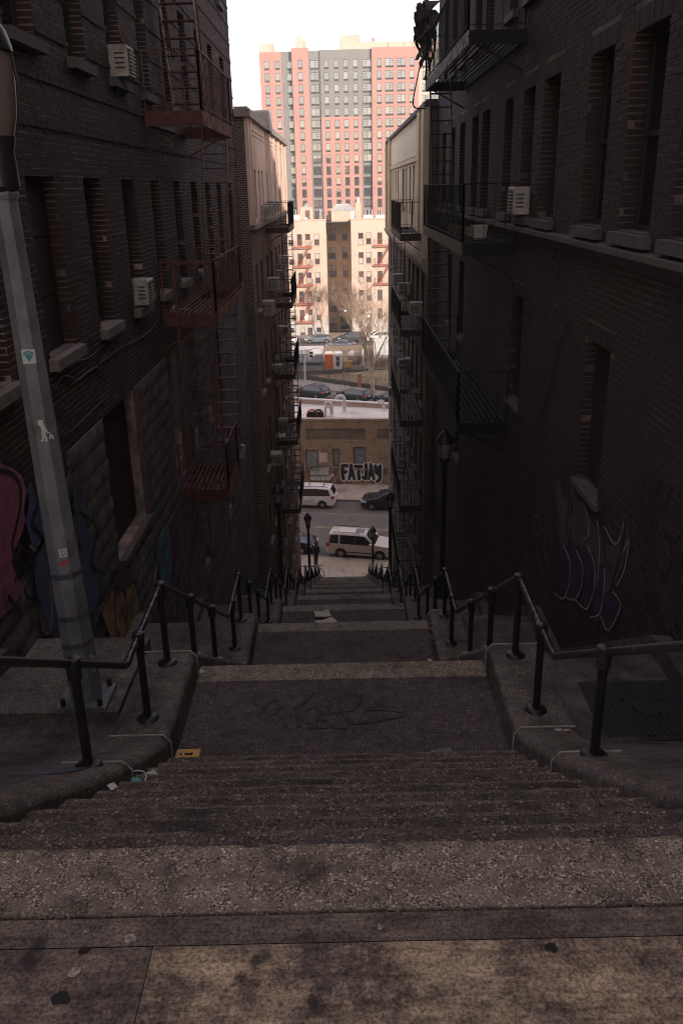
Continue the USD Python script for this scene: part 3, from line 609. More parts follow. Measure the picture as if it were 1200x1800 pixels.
# ------------------------------------------------------------------ fire escapes
red_iron = M('red_oxide_paint', (.14, .042, .034), (.062, .023, .02), 7., rough=.6, stain=((.045, .022, .02), 2.5, .52, .75), bump=.2, bscale=40)
black_iron = M('black_iron_paint', (.018, .015, .016), (.011, .0095, .0105), 7., rough=.75, spec=.2); rust_iron = M('rusty_dark_iron', (.075, .032, .022), (.03, .018, .015), 5., rough=.7, spec=.2)
brown_iron = M('brown_iron_paint', (.075, .048, .036), (.035, .024, .02), 5., rough=.6, stain=((.02, .015, .014), 1.5, .5, .75))
peeling = M('peeling_paint', (.30, .29, .28), (.03, .027, .027), 9., lo=.42, hi=.55)
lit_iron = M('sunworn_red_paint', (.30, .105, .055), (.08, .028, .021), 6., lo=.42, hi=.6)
def fire_escape(name, label, fn, u0, u1, depth, levels, mats, group=None, stair=.35, rail=.95, fascia=.22, detail=2, loc=(0, 0, 0), dirs=None, slat_gap=.1, last=False):
    """u runs along the wall, w out from it; fn(u, w, z) -> world. One balcony per level, a steep stair between levels"""
    fe = thing(name, label, 'fire escape', loc, group=group or 'iron fire escapes on the house fronts'); frame_m, rail_m, edge_m = mats
    P = lambda u, w, z: np.array(fn(u, w, z), float)
    wn = P(0, 1, 0) - P(0, 0, 0); un = P(1, 0, 0) - P(0, 0, 0)
    for k, z in enumerate(levels):
        ua, ub = (u0, u1) if not isinstance(u0, (list, tuple)) else (u0[k], u1[k])
        m = MB()
        m.bar(P(ua, 0, z - fascia / 2), P(ua, depth, z - fascia / 2), .02, fascia); m.bar(P(ub, 0, z - fascia / 2), P(ub, depth, z - fascia / 2), .02, fascia)
        m.bar(P(ua + .012, .02, z - fascia / 2), P(ub - .012, .02, z - fascia / 2), .02, fascia * .6)
        plat = m.build('platform_frame', frame_m, fe)
        MB().bar(P(ua - .012, depth, z - fascia / 2), P(ub + .012, depth, z - fascia / 2), .022, fascia).build('outer_channel', edge_m[min(k, len(edge_m) - 1)] if isinstance(edge_m, tuple) else edge_m, plat)
        hole = (ub - 1.7, ub - .45) if k < len(levels) - 1 and not dirs else None
        m = MB(); n = max(3, int(depth / slat_gap))
        for i in range(n):
            w = .05 + (depth - .1) * i / (n - 1)
            for a, b in intervals(ua + .02, ub - .02, [hole] if hole and w > depth * .35 else []): m.bar(P(a, w, z - .012), P(b, w, z - .012), .035 if detail > 1 else .05, .012)
        m.build('floor_slats', frame_m, plat)
        m = MB()
        loop = [P(ua, .03, z + rail), P(ua, depth, z + rail), P(ub, depth, z + rail), P(ub, .03, z + rail)]
        for a, b in zip(loop[:-1], loop[1:]): m.bar(a, b, .032, .02)
        for f in (.08,):
            for a, b in zip(loop[:-1], loop[1:]): m.bar(a - (0, 0, rail * (1 - f)), b - (0, 0, rail * (1 - f)), .02, .012)
        for a, b in zip(loop[:-1], loop[1:]):
            L = np.linalg.norm(b - a); c = max(2, int(L / (.155 if detail > 1 else .17)))
            for i in range(c + 1):
                p = a + (b - a) * i / c; m.bar(p, p - (0, 0, rail - .01), .011 if 0 < i < c else .032)
        m.build('railing', rail_m, fe)
        for u in (ua + .1, ub - .1): MB().bar(P(u, .02, z - fascia - .38), P(u, depth * .8, z - fascia), .03).build('bracket', frame_m, fe)
        if k < len(levels) - 1:
            zb = levels[k + 1]; up = k % 2 == 0 if dirs is None else dirs[k]
            ut, run = ub - .35, (z - zb) * stair
            wa, wb = depth * .42, depth - .06
            top, bot = ut, ut - run
            m = MB()
            for w in (wa, wb):
                m.bar(P(top, w, z + .02), P(bot, w, zb + .02), .02, .13)
            m.build('stair_stringers', rail_m, fe)
            m = MB()
            for w in (wa, wb):
                m.bar(P(top + .15, w, z + .7), P(bot + .15, w, zb + .75), .022); m.bar(P(bot + .15, w, zb + .75), P(bot, w, zb), .02)
            m.build('stair_rail', rail_m, fe)
            nt = int((z - zb) / .27)
            for i in range(1, nt):
                t = i / nt; u = top + (bot - top) * t; zz = z + (zb - z) * t
                MB().bar(P(u, wa, zz), P(u, wb, zz), .17, .02).build('tread', frame_m, fe)
    return fe
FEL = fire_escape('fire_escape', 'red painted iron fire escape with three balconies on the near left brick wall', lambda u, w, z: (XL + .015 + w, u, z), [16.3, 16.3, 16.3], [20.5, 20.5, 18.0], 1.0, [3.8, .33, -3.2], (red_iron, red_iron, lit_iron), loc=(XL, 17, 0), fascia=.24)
# upper stair with pale worn stringers going up out of view
m = MB()
for x in (-3.25, -2.62): m.bar((x, 18.6, 3.82), (x, 17.2, 7.6), .03, .1)
m.build('upper_stringers', M('worn_pale_paint', (.38, .30, .25), (.12, .07, .06), 9., lo=.35, hi=.55), FEL)
for i in range(1, 14): t = i / 14; MB().bar((-3.24, 18.6 - 1.4 * t, 3.82 + 3.78 * t), (-2.63, 18.6 - 1.4 * t, 3.82 + 3.78 * t), .16, .02).build('tread', red_iron, FEL)
m = MB()
for x in (-2.62, -3.2): m.tube(curve([(x, 18.7, 4.9), (x, 18.45, 5.0), (x, 18.2, 5.6), (x, 17.5, 7.6)], 4), .016, 6)
m.build('stair_rail', red_iron, FEL)
# drop ladder in its guide frame
m = MB()
for x in (-3.1, -2.42): m.bar((x, 16.18, 1.25), (x, 16.18, -3.3), .05)
m.bar((-3.1, 16.18, 1.25), (-2.42, 16.18, 1.25), .05); m.build('ladder_guide', red_iron, FEL)
for i in range(15): MB().bar((-3.0, 16.2, .1 - i * .24), (-2.5, 16.2, .1 - i * .24), .018).build('rung', red_iron, FEL)
FER = fire_escape('fire_escape', 'black iron fire escape with pale peeling edge on the near right brick wall', lambda u, w, z: (XR - .015 - w, u, z), 15.2, 22.3, .92, [4.76, 1.55, -1.62], (black_iron, black_iron, (peeling, brown_iron, black_iron)), loc=(XR, 18, 0), fascia=.2)
fire_escape('fire_escape', 'dark iron fire escape on the lower left house below the pink stucco', lambda u, w, z: (X2 + .075 + w, u, z), 36.3, 40.2, .9, [1.02, -1.98, -5.0, -7.95, -11.2], (rust_iron, black_iron, brown_iron), loc=(X2, 38, 0), detail=1)
fire_escape('fire_escape', 'brown iron fire escape on the lower right house below the beige stucco', lambda u, w, z: (X3 - .075 - w, u, z), 28.6, 33.6, .78, [1.05, -2.0, -5.1, -8.25, -11.35, -14.5], (brown_iron, brown_iron, brown_iron), loc=(X3, 31, 0), detail=1)

# ------------------------------------------------------------------ air conditioners in the windows
ac_white = M('ac_enamel', (.40, .35, .30), (.28, .245, .21), 5., rough=.5, stain=((.13, .105, .085), 4., .5, .75))
ac_dark = M('ac_grille', (.06, .055, .053), (.035, .032, .032), 20.)
def ac_unit(label, p, s, w=.6, h=.4, d=.5, rz=None, grp='air conditioners in the windows'):
    """box out of the wall; s = +1 sticks out towards +x"""
    t = thing('air_conditioner', label, 'air conditioner', p, rz if rz is not None else (0 if s > 0 else PI), local=True, group=grp)
    m = MB(); m.mani(manifold3d.Manifold.hull_points([(x, y, z) for x in (0, d - .02) for y in (-w / 2, w / 2) for z in (0, h)] + [(d, y, z) for y in (-w / 2 + .02, w / 2 - .02) for z in (.02, h - .02)])).build('casing', ac_white, t)
    m = MB(); m.box(d + .001, -w / 2 + .05, .05, d + .012, w / 2 - .05, h - .05); m.build('rear_grille', ac_dark, t)
    m = MB()
    for i in range(6): m.box(d + .013, -w / 2 + .05, .06 + i * (h - .12) / 6, d + .022, w / 2 - .05, .075 + i * (h - .12) / 6)
    m.box(d + .013, -.012, .05, d + .024, .012, h - .05); m.build('grille_bars', ac_white, t)
    for sy in (-1, 1):
        m = MB()
        for k in range(4): m.box(d * .45, sy * w / 2 + (.0 if sy > 0 else -.005), h * .25 + k * h * .15, d - .05, sy * w / 2 + (.005 if sy > 0 else 0), h * .25 + k * h * .15 + .022)
        m.build('side_vent', ac_dark, t)
    return t
ac_unit('white air conditioner high on the near left wall beside the top red balcony', (XL - .1, 14.55, 4.13), 1, .5, .43, .36)
ac_unit('air conditioner with a dark open front on the near left wall above a stone sill', (XL - .1, 14.6, .74), 1, .5, .4, .31)
ac_unit('pale slatted air conditioner on the near right wall above the string course', (XR + .1, 14.85, 2.02), -1, .5, .42, .32)
for (y, z), l in zip([(34.3, 1.45), (35.65, 1.5), (38.0, 1.55)], ['small white air conditioner leftmost of the three on the pink stucco ledge', 'grey air conditioner second of the three on the pink stucco ledge', 'large striped air conditioner inside the top balcony of the lower left house']):
    ac_unit(l, (X2 - .05, y, z), 1, .62, .46, .55)
acl = [(34.05, -2.0, 'big white air conditioner beside the second balcony of the lower left house', .62, .55), (36.9, -1.35, 'white air conditioner standing over the slats of the second left balcony', .6, .5), (41.8, -1.4, 'pale air conditioner behind the ladder of the second left balcony', .5, .42), (44., -.9, 'farthest pale air conditioner near the far corner of the lower left house', .5, .42),
       (36.8, -5.0, 'white air conditioner by the third balcony of the lower left house', .46, .5), (41.8, -4.0, 'pale air conditioner behind the ladder above the third left balcony', .6, .4), (38.9, -8.0, 'white air conditioner by the fourth balcony of the lower left house', .55, .5), (36.85, -8.2, 'upper of two air conditioners below the fourth left balcony', .55, .5), (34., -8.15, 'lower of two air conditioners below the fourth left balcony', .55, .5)]
for y, z, l, w, h in acl: ac_unit(l, (X2 - .08, y, z - .15), 1, w, h, .5)
acr = [(40., .6, 'white air conditioner on the brick under the far end of the beige ledge', -2.9), (36., -1., 'small air conditioner in a brick window right of the far one under the beige ledge', -2.9), (29.9, -1.85, 'pale air conditioner right beside the second brown balcony', 0), (36., -4.95, 'pale air conditioner behind the ladder of the third brown balcony', 0), (44.3, -8.0, 'distant air conditioner low on the corner of the lower right house', 0)]
for (y, z, l, _), zz in zip(acr, (-1.75 + .05, -1.75 + .05, -1.75 + .05, -4.8, -7.9)): ac_unit(l, (X3 + .08, y, zz), -1, .55, .45, .5)

# ------------------------------------------------------------------ low painted brick building across the street
brick3 = M_brick('brick_tan', (.38, .225, .115), (.2, .115, .065), (.36, .27, .18), 'y', bw=.21, bh=.072, ms=.013, stain=(.085, .06, .047), ss=.9, s0=.5, s1=.74)
brick3d = M_brick('brick_tan_dark', (.15, .095, .058), (.08, .052, .036), (.24, .18, .12), 'y', bw=.105, bh=.105, ms=.018, stain=(.04, .03, .026), ss=.9, s0=.45, s1=.75)
white_roof = M('white_roof', (.66, .58, .52), (.54, .475, .43), .5, detail=6, stain=((.28, .25, .24), .6, .56, .8))
cap_m = M('terracotta_cap', (.44, .30, .24), (.33, .22, .175), 2., stain=((.16, .12, .1), 1.5, .55, .8))
steel = M('shutter_steel', (.3, .29, .265), (.22, .215, .2), 3., rough=.55, metallic=.2, stain=((.12, .1, .085), 2., .5, .75))
def bb(x): return BB[0] + BB[1] * x
A3 = math.atan(BB[1]); U3 = np.array([math.cos(A3), math.sin(A3), 0]); N3 = np.array([math.sin(A3), -math.cos(A3), 0])      # N3 points to the street
O3 = np.array([0, BB[0], 0]); ROOFZ = -16.42
LB3 = thing('low_building', 'low tan brick building with white roof, shuttered windows and graffiti across the street', 'building', (0, BB[0], SZ))
def f3(u, v, w): u, v, w = np.broadcast_arrays(u, v, w); return O3 + u[..., None] * U3 + w[..., None] * N3 + v[..., None] * np.array([0, 0, 1.])
wins = [(-3.52, -2.42, -20.62, -18.9), (-1.15, -.58, -20.35, -18.78), (.66, 1.74, -20.6, -18.62)]
face = sbox(-26, SZ - .1, 26, -16.25).difference(unary_union([sbox(a, c, b, d) for a, b, c, d in wins] + [sbox(-3.45, -17.95, 1.75, -16.95), sbox(2.75, -17.9, 7.5, -16.95)]))
MB().flat(face, .3, lambda u, v, w: f3(u, v, -w)).build('wall', brick3, LB3)
MB().flat(sbox(-26, SZ - .1, 26, -16.3), .1, lambda u, v, w: f3(u, v, -.31 - w)).build('inner_wall', brick3d, LB3)
for a, b in ((-3.45, 1.75), (2.75, 7.5)):
    MB().flat(sbox(a, -17.95, b, -16.95), .24, lambda u, v, w: f3(u, v, -.05 - w)).build('patterned_panel', brick3d, LB3)
    m = MB()
    for k in range(int((b - a) / .21)): m.flat(sbox(a + .03 + k * .21, -17.0, a + .14 + k * .21, -16.945), .05, lambda u, v, w: f3(u, v, -.05 + w))
    m.build('dentil_course', brick3, LB3)
back = [(-26, 80.5), (-4.5, 78.4), (3.9, 75.6), (26, 68.4)]
roofp = [(-26, bb(-26) + .3), (26, bb(26) + .3)] + [(x, y) for x, y in back[::-1]]
rp = Polygon([(-26, bb(-26) + .3), (16, bb(16) + .3), (16, 71.6), (3.9, 75.6), (-4.5, 78.4), (-26, 80.5)])
MB().flat(rp, .2, lambda u, v, w: np.stack([u, v, ROOFZ - .2 + w], 1)).build('roof', white_roof, LB3)
MB().flat(sbox(-26, -16.245, 26, -16.1), .5, lambda u, v, w: f3(u, v, .06 - w)).build('front_coping', cap_m, LB3)
bk = [np.array([x, y]) for x, y in ((-26, 80.5), (-4.5, 78.4), (3.9, 75.6), (16, 71.6))]
for a, b in zip(bk[:-1], bk[1:]):
    m = MB(); m.bar((*a, ROOFZ - 2.6), (*b, ROOFZ - 2.6), .3, 6.0); m.build('back_parapet', cap_m, LB3)
    m = MB(); m.bar((*a, ROOFZ + .45), (*b, ROOFZ + .45), .42, .1); m.build('back_coping', white_roof, LB3)
# shutters and boards
for i, (a, b, c, d) in enumerate(wins):
    fr = MB()
    for p, q, r, t in ((a, a + .05, c, d), (b - .05, b, c, d), (a + .05, b - .05, d - .06, d), (a + .05, b - .05, c, c + .05)): fr.flat(sbox(p, r, q, t), .16, lambda u, v, w: f3(u, v, -.2 + w))
    w_ = fr.build('shuttered_window', sash_dark, LB3)
    if i == 0: MB().flat(sbox(a + .06, c + .06, b - .06, d - .08), .03, lambda u, v, w: f3(u, v, -.12 + w)).build('grey_board', M('grey_board', (.27, .265, .235), (.2, .195, .175), 2.5, stain=((.07, .062, .055), 3., .55, .7)), w_)
    else:
        n = int((d - c - .12) / .1)
        for k in range(n):
            z = c + .06 + k * (d - c - .13) / n
            MB().flat(sbox(a + .06, z, b - .06, z + .085), .02 + .008 * (k % 2), lambda u, v, w: f3(u, v, -.13 + w)).build('shutter_slat', steel, w_)
    MB().flat(sbox(a - .06, c - .1, b + .06, c), .2, lambda u, v, w: f3(u, v, -.1 + w)).build('sill', ledge_m, LB3)
MB().flat(Polygon([(-2.36, -18.95), (-2.2, -19.15), (-1.62, -19.1), (-1.62, -20.0), (-2.2, -20.05), (-2.36, -20.15)]).buffer(-.01), .012, lambda u, v, w: f3(u, v, .0045 + w)).build('pale_poster', M('pale_poster', (.62, .47, .4), (.55, .41, .35), 2.), LB3)
MB().flat(sbox(-12, -22.0, 12, -20.55).difference(unary_union([sbox(a - .1, c - .1, b + .1, d) for a, b, c, d in wins])), .003, lambda u, v, w: f3(u, v, .001 + w)).build('stained_base', M('stained_brick_paint', (.36, .195, .105), (.1, .07, .058), 1.1, detail=7, lo=.42, hi=.6, stain=((.05, .04, .037), 1.4, .5, .68)), LB3)
# graffiti lettering: fat letters as drawn on the wall
spray_black = M('spray_black', (.018, .016, .02), (.012, .011, .013), 3., rough=.6)
spray_white = M('spray_white', (.62, .58, .53), (.5, .46, .42), 5., rough=.6)
spray_silver = M('spray_silver', (.56, .53, .46), (.4, .38, .33), 6., rough=.45)
fat = {'F': ([[(.16, .1), (.07, .5), (.12, .85)], [(.12, .86), (.5, .84)], [(.16, .47), (.38, .5)]], .34), 'A': ([[(.0, .1), (.14, .5), (.2, .92)], [(.2, .92), (.32, .5), (.46, .1)], [(.14, .36), (.36, .36)]], .28), 'T': ([[(.0, .82), (.52, .82)], [(.32, .8), (.26, .45), (.3, .12)]], .33), 'J': ([[(.34, .92), (.36, .45), (.3, .14), (.08, .2)]], .33), 'Y': ([[(.02, .94), (.06, .6), (.3, .48)], [(.44, .94), (.42, .55), (.4, .2), (.2, .06)]], .32)}
def letter(ch, x, s, zb, slant=0.):
    L, w = fat[ch]; return unary_union([LineString([(x + px * s, zb + pz * s * 1.62) for px, pz in (curve(l, 4) if len(l) > 2 else l)]).buffer(w * s / 2, quad_segs=6) for l in L]).buffer(.05).buffer(-.05)
gx, word = -.42, []
for ch, adv, up in zip('FATJAY', (.66, .58, .58, .56, .58, .6), (.02, .0, .0, .0, .04, -.14)):
    word.append(letter(ch, gx, 1.0, -21.72 + up)); gx += adv
outline = unary_union([w.buffer(.085) for w in word]).buffer(.08).buffer(-.08)
MB().flat(outline, .003, lambda u, v, w: f3(u, v, .0052 + w)).build('graffiti_outline', spray_white, LB3)
done = None
for w_ in word:
    s_ = w_.buffer(-.012); s_ = s_ if done is None else s_.difference(done.buffer(.03)); done = s_ if done is None else unary_union([done, s_])
    MB().flat(s_, .003, lambda u, v, w: f3(u, v, .0084 + w)).build('graffiti_letter', spray_black, LB3)
ring2 = stroke([(3.05, -20.35), (2.98, -20.8), (3.1, -21.1), (2.95, -21.4), (3.1, -21.7)], w=.16); MB().flat(ring2, .003, lambda u, v, w: f3(u, v, .0052 + w)).build('graffiti_outline', spray_white, LB3)
sil = []
for k, (dx, hh) in enumerate(((0, .75), (.22, .95), (.42, .9), (.62, 1.0), (.84, 1.0), (1.04, 1.0), (1.24, 1.05), (1.46, 1.15))):
    x = -3.1 + dx; sil.append(LineString([(x, -21.15), (x + .04, -21.2 + hh * .62)]).buffer(.1))
low = [LineString([(-3.05 + .42 * k, -21.5), (-2.85 + .42 * k, -21.52)]).buffer(.2) for k in range(4)] + [LineString([(-1.6, -21.5), (-1.2, -21.2)]).buffer(.17)]
sh = unary_union(sil + low)
MB().flat(sh.buffer(.06), .003, lambda u, v, w: f3(u, v, .0052 + w)).build('graffiti_outline', spray_black, LB3)
dn = None
for g in sil + low:
    g2 = g if dn is None else g.difference(dn.buffer(.025)); dn = g if dn is None else unary_union([dn, g])
    MB().flat(g2.buffer(-.005), .003, lambda u, v, w: f3(u, v, .0084 + w)).build('graffiti_letter', spray_silver, LB3)
tg = stroke(curve([(-1.1, -20.6), (-.9, -21.1), (-.7, -20.7), (-.55, -21.2), (-.4, -20.7)]), curve([(-4.2, -20.8), (-3.9, -20.4), (-3.7, -21.0), (-3.4, -20.6)]), curve([(-1.1, -20.9), (-.6, -21.3), (-.1, -21.5)]), curve([(-4.4, -21.3), (-4.0, -20.9), (-3.8, -21.5), (-3.5, -21.0), (-3.3, -21.6)]), curve([(-1.2, -21.7), (-1., -21.2), (-.85, -21.7), (-.7, -21.3)]), curve([(-3.4, -20.7), (-3.0, -20.5), (-2.6, -20.75), (-2.2, -20.5), (-1.8, -20.7), (-1.3, -20.45)]), w=.04)
MB().flat(tg, .003, lambda u, v, w: f3(u, v, .0052 + w)).build('graffiti_tag', spray_black, LB3)
# roof vents
pvc = M('vent_pipe', (.58, .53, .48), (.45, .41, .37), 4.)
for (px, py, h, r, dr), l in zip(((605, 724, 1.15, .17, -1), (583, 732, 1.0, .15, -1), (572, 733, .75, .11, 1), (674, 722, .7, .12, -1)), ('tallest white gooseneck vent on the white roof', 'white gooseneck vent in the middle of the white roof', 'small white gooseneck vent beside the orange hoods on the roof', 'white gooseneck vent at the right end of the white roof')):
    b = atz(px, py, ROOFZ); t = thing('roof_vent', l, 'vent pipe', b); x, y = b[:2]; R = r * 1.9
    MB().tube([(x, y, ROOFZ - .02), (x, y, ROOFZ + h)] + [(x + dr * R * (1 - math.cos(a)), y, ROOFZ + h + R * math.sin(a)) for a in np.linspace(.2, PI - .1, 9)], r, 12).build('gooseneck', pvc, t, smooth=40)
    MB().lathe([(r * 1.7, ROOFZ - .01), (r * 1.6, ROOFZ + .06), (r, ROOFZ + .16)], (x, y, 0), 12).build('flashing', white_roof, t)
for (px, py), l, c in zip(((548, 735), (559, 735)), ('rusty orange half round roof hood on the white roof', 'dark open roof hood beside the rusty orange one'), ((.36, .13, .05), (.06, .035, .028))):
    b = atz(px, py, ROOFZ); t = thing('roof_hood', l, 'roof hood', b); x, y = b[:2]
    mt = M('hood_' + ('orange' if c[0] > .2 else 'dark'), c, tuple(v * .6 for v in c), 4.)
    arc = [(x + .48 * math.cos(a), ROOFZ + .28 + .42 * math.sin(a)) for a in np.linspace(0, PI, 12)]
    MB().flat(Polygon([(x + .48, ROOFZ)] + arc + [(x - .48, ROOFZ)]).difference(Polygon([(x + .42, ROOFZ - .1)] + [(x + (u - x) * .86, ROOFZ + (v - ROOFZ) * .9) for u, v in arc] + [(x - .42, ROOFZ - .1)])), .6, lambda u, v, w: np.stack([u, y + w, v], 1)).build('hood', mt, t)
    MB().box(x - .42, y + .3, ROOFZ, x + .42, y + .34, ROOFZ + .5).build('louvre', spray_black, t)

# ------------------------------------------------------------------ cars
tyre_m = M('tyre', (.02, .019, .019), (.014, .013, .013), 9., rough=.9)
rim_m = M('rim', (.5, .48, .45), (.36, .34, .32), 9., rough=.35, metallic=.7)
chrome = M('chrome', (.6, .58, .55), (.5, .48, .46), 5., rough=.2, metallic=.9)
auto_glass = M_glass('auto_glass', (.012, .011, .012), .12)
red_lens = M('red_lens', (.42, .03, .02), (.3, .02, .016), 6., rough=.25, spec=.6)
clear_lens = M('clear_lens', (.7, .68, .62), (.55, .53, .5), 6., rough=.15, spec=.7)
trim_m = M('black_trim', (.03, .028, .028), (.02, .018, .018), 7., rough=.6)
def paint(name, c): return M('car_' + name, c, tuple(v * .9 for v in c), 1.5, rough=.3, spec=.4, coat=.12, stain=(tuple(v * .72 + .02 for v in c), 2.2, .55, .85))
def car(label, loc, rz, col, kind, group=None, rack=False, marks=None, sunroof=False):
    """x forward, y left; the shell is the meet of a side profile, a plan and a front profile; arches are cut and glass set in"""
    K = {'suv': dict(L=4.85, W=1.98, H=1.82, wb=2.78, fo=.93, r=.37,
                     prof=[(-2.40, .42), (-2.42, .75), (-2.36, 1.0), (-2.27, 1.62), (-2.15, 1.76), (-1.6, 1.82), (.15, 1.81), (.45, 1.74), (1.15, 1.14), (1.75, 1.08), (2.25, 1.0), (2.40, .86), (2.43, .5), (2.3, .3), (-2.25, .32)],
                     belt=1.12, roofy=.70, beltx=(-2.32, 1.15), glass=[[(-2.12, 1.16), (-2.02, 1.62), (-1.52, 1.66), (-1.5, 1.14)], [(-1.32, 1.14), (-1.32, 1.66), (-.3, 1.66), (-.3, 1.13)], [(-.22, 1.13), (-.22, 1.66), (.35, 1.64), (.93, 1.16), (.9, 1.13)]], ws=(.42, 1.2), rw=(-2.4, -2.12)),
         'van': dict(L=5.1, W=1.97, H=1.75, wb=3.03, fo=1.0, r=.34,
                     prof=[(-2.5, .4), (-2.54, .75), (-2.46, 1.05), (-2.22, 1.58), (-2.0, 1.70), (-1.2, 1.75), (.2, 1.73), (.75, 1.62), (1.75, 1.05), (2.3, .9), (2.5, .7), (2.54, .45), (2.4, .25), (-2.35, .28)],
                     belt=1.08, roofy=.68, beltx=(-2.4, 1.7), glass=[[(-2.12, 1.13), (-1.93, 1.55), (-.9, 1.6), (-.9, 1.1)], [(-.85, 1.1), (-.85, 1.6), (.15, 1.58), (.15, 1.08)], [(.2, 1.08), (.2, 1.58), (.62, 1.5), (1.35, 1.1)]], ws=(.72, 1.72), rw=(-2.5, -2.02)),
         'sedan': dict(L=4.8, W=1.84, H=1.46, wb=2.8, fo=.95, r=.33,
                     prof=[(-2.36, .4), (-2.42, .7), (-2.36, .98), (-1.75, 1.04), (-1.0, 1.38), (-.5, 1.45), (.1, 1.45), (.45, 1.38), (1.2, .98), (1.8, .93), (2.25, .8), (2.4, .6), (2.38, .35), (2.2, .22), (-2.2, .26)],
                     belt=.98, roofy=.60, beltx=(-1.75, 1.15), glass=[[(-1.5, 1.03), (-.95, 1.33), (-.42, 1.38), (-.42, 1.0)], [(-.36, 1.0), (-.36, 1.38), (.2, 1.37), (.85, 1.02), (.85, 1.0)]], ws=(.42, 1.2), rw=(-1.75, -.95)),
         'wagon': dict(L=4.75, W=1.86, H=1.6, wb=2.78, fo=.92, r=.35,
                     prof=[(-2.32, .4), (-2.38, .75), (-2.3, 1.02), (-2.0, 1.4), (-1.75, 1.52), (-1.0, 1.6), (.1, 1.58), (.5, 1.48), (1.25, 1.04), (1.85, .96), (2.25, .84), (2.37, .62), (2.34, .36), (2.15, .24), (-2.15, .28)],
                     belt=1.04, roofy=.64, beltx=(-2.25, 1.2), glass=[[(-1.95, 1.1), (-1.7, 1.43), (-.98, 1.48), (-.98, 1.06)], [(-.92, 1.06), (-.92, 1.48), (-.1, 1.48), (-.1, 1.05)], [(-.04, 1.05), (-.04, 1.48), (.35, 1.42), (1.0, 1.08), (1.0, 1.05)]], ws=(.48, 1.25), rw=(-2.3, -1.78))}[kind]
    t = thing('parked_car', label, 'car', loc, rz, group=group or 'cars parked along the streets', local=True)
    L, W, H, hw = K['L'], K['W'], K['H'], K['W'] / 2
    CS = manifold3d.CrossSection
    prof = K['prof'][::-1]
    side = CS([prof if Polygon(prof).exterior.is_ccw else prof[::-1]]).offset(-.04, manifold3d.JoinType.Round, 2, 24).offset(.04, manifold3d.JoinType.Round, 2, 24)
    S = manifold3d.Manifold.extrude(side, W).rotate([90, 0, 0]).translate([0, W / 2, 0])
    plan = [(-L / 2, -hw + .14), (-L / 2 + .1, -hw + .05), (-L / 2 + .6, -hw), (L / 2 - 1.0, -hw), (L / 2 - .4, -hw + .09), (L / 2 - .08, -hw + .3), (L / 2, -hw + .6)]
    plan = plan + [(x, -y) for x, y in plan[::-1]]
    Pm = manifold3d.Manifold.extrude(CS([plan]), 3)
    b = K['belt']; ry = K['roofy']
    fr = [(-hw + .06, .2), (-hw + .01, .45), (-hw, .75), (-hw + .03, b - .12), (-hw + .07, b), (-ry - .03, H - .1), (-ry + .08, H - .02), (-ry + .3, H + .05)]
    fr = fr + [(-y, z) for y, z in fr[::-1]]
    if not Polygon(fr).exterior.is_ccw: fr = fr[::-1]
    Fm = manifold3d.Manifold.extrude(CS([fr]), L + 1).rotate([90, 0, 90]).translate([-L / 2 - .5, 0, 0])
    body = S ^ Pm ^ Fm
    r = K['r']; xf = L / 2 - K['fo']; xb = xf - K['wb']
    shell = body
    for x in (xf, xb):
        for s in (-1, 1): shell = shell - manifold3d.Manifold.cylinder(.4, r + .06, r + .06, 28).rotate([90, 0, 0]).translate([x, s * (hw - .1) + .2, r])
    def prism(poly, y0, y1): 
        q = poly if Polygon(poly).exterior.is_ccw else poly[::-1]
        return manifold3d.Manifold.extrude(CS([q]).offset(.03, manifold3d.JoinType.Round, 2, 16), y1 - y0).rotate([90, 0, 0]).translate([0, y1, 0])
    def cutdoor(m):
        for x in (K['glass'][-1][0][0] - .03, K['glass'][-2][0][0] - .03 if len(K['glass']) > 2 else -1.2, xf - r - .16):
            m = m - (mbox(x - .007, -2, .42, x + .007, 2, b - .02) - mbox(-4, -hw + .07, 0, 4, hw - .07, 3))
        return m
    MB().mani(cutdoor(shell)).build('body', col, t, smooth=28)
    wide = body.scale([1.0, 1.008, 1.0])
    for s in (-1, 1):
        for g in K['glass']: MB().mani((wide ^ prism(g, 0 if s > 0 else -hw - .1, hw + .1 if s > 0 else 0)) - mbox(-4, -ry - .02 + .12, 0, 4, ry + .02 - .12, 3)).build('side_window', auto_glass, t, smooth=28)
    a0, a1 = K['ws']; out = body.translate([.012, 0, .012])
    ins = manifold3d.Manifold.extrude(CS([[(a0 + .05, -ry + .12), (a1 - .06, -hw + .2), (a1 - .06, hw - .2), (a0 + .05, ry - .12)]]), 3)
    MB().mani((out ^ ins ^ mbox(-3, -2, b + .03, 3, 2, H - .04)) - body.translate([-.02, 0, -.02])).build('windscreen', auto_glass, t, smooth=28)
    r0, r1 = K['rw']; out = body.translate([-.012, 0, .012])
    MB().mani((out ^ mbox(r0 - .2, -ry + .1, b + .06, r1 - .02, ry - .1, H - .12)) - body.translate([.02, 0, -.02])).build('rear_window', auto_glass, t, smooth=28)
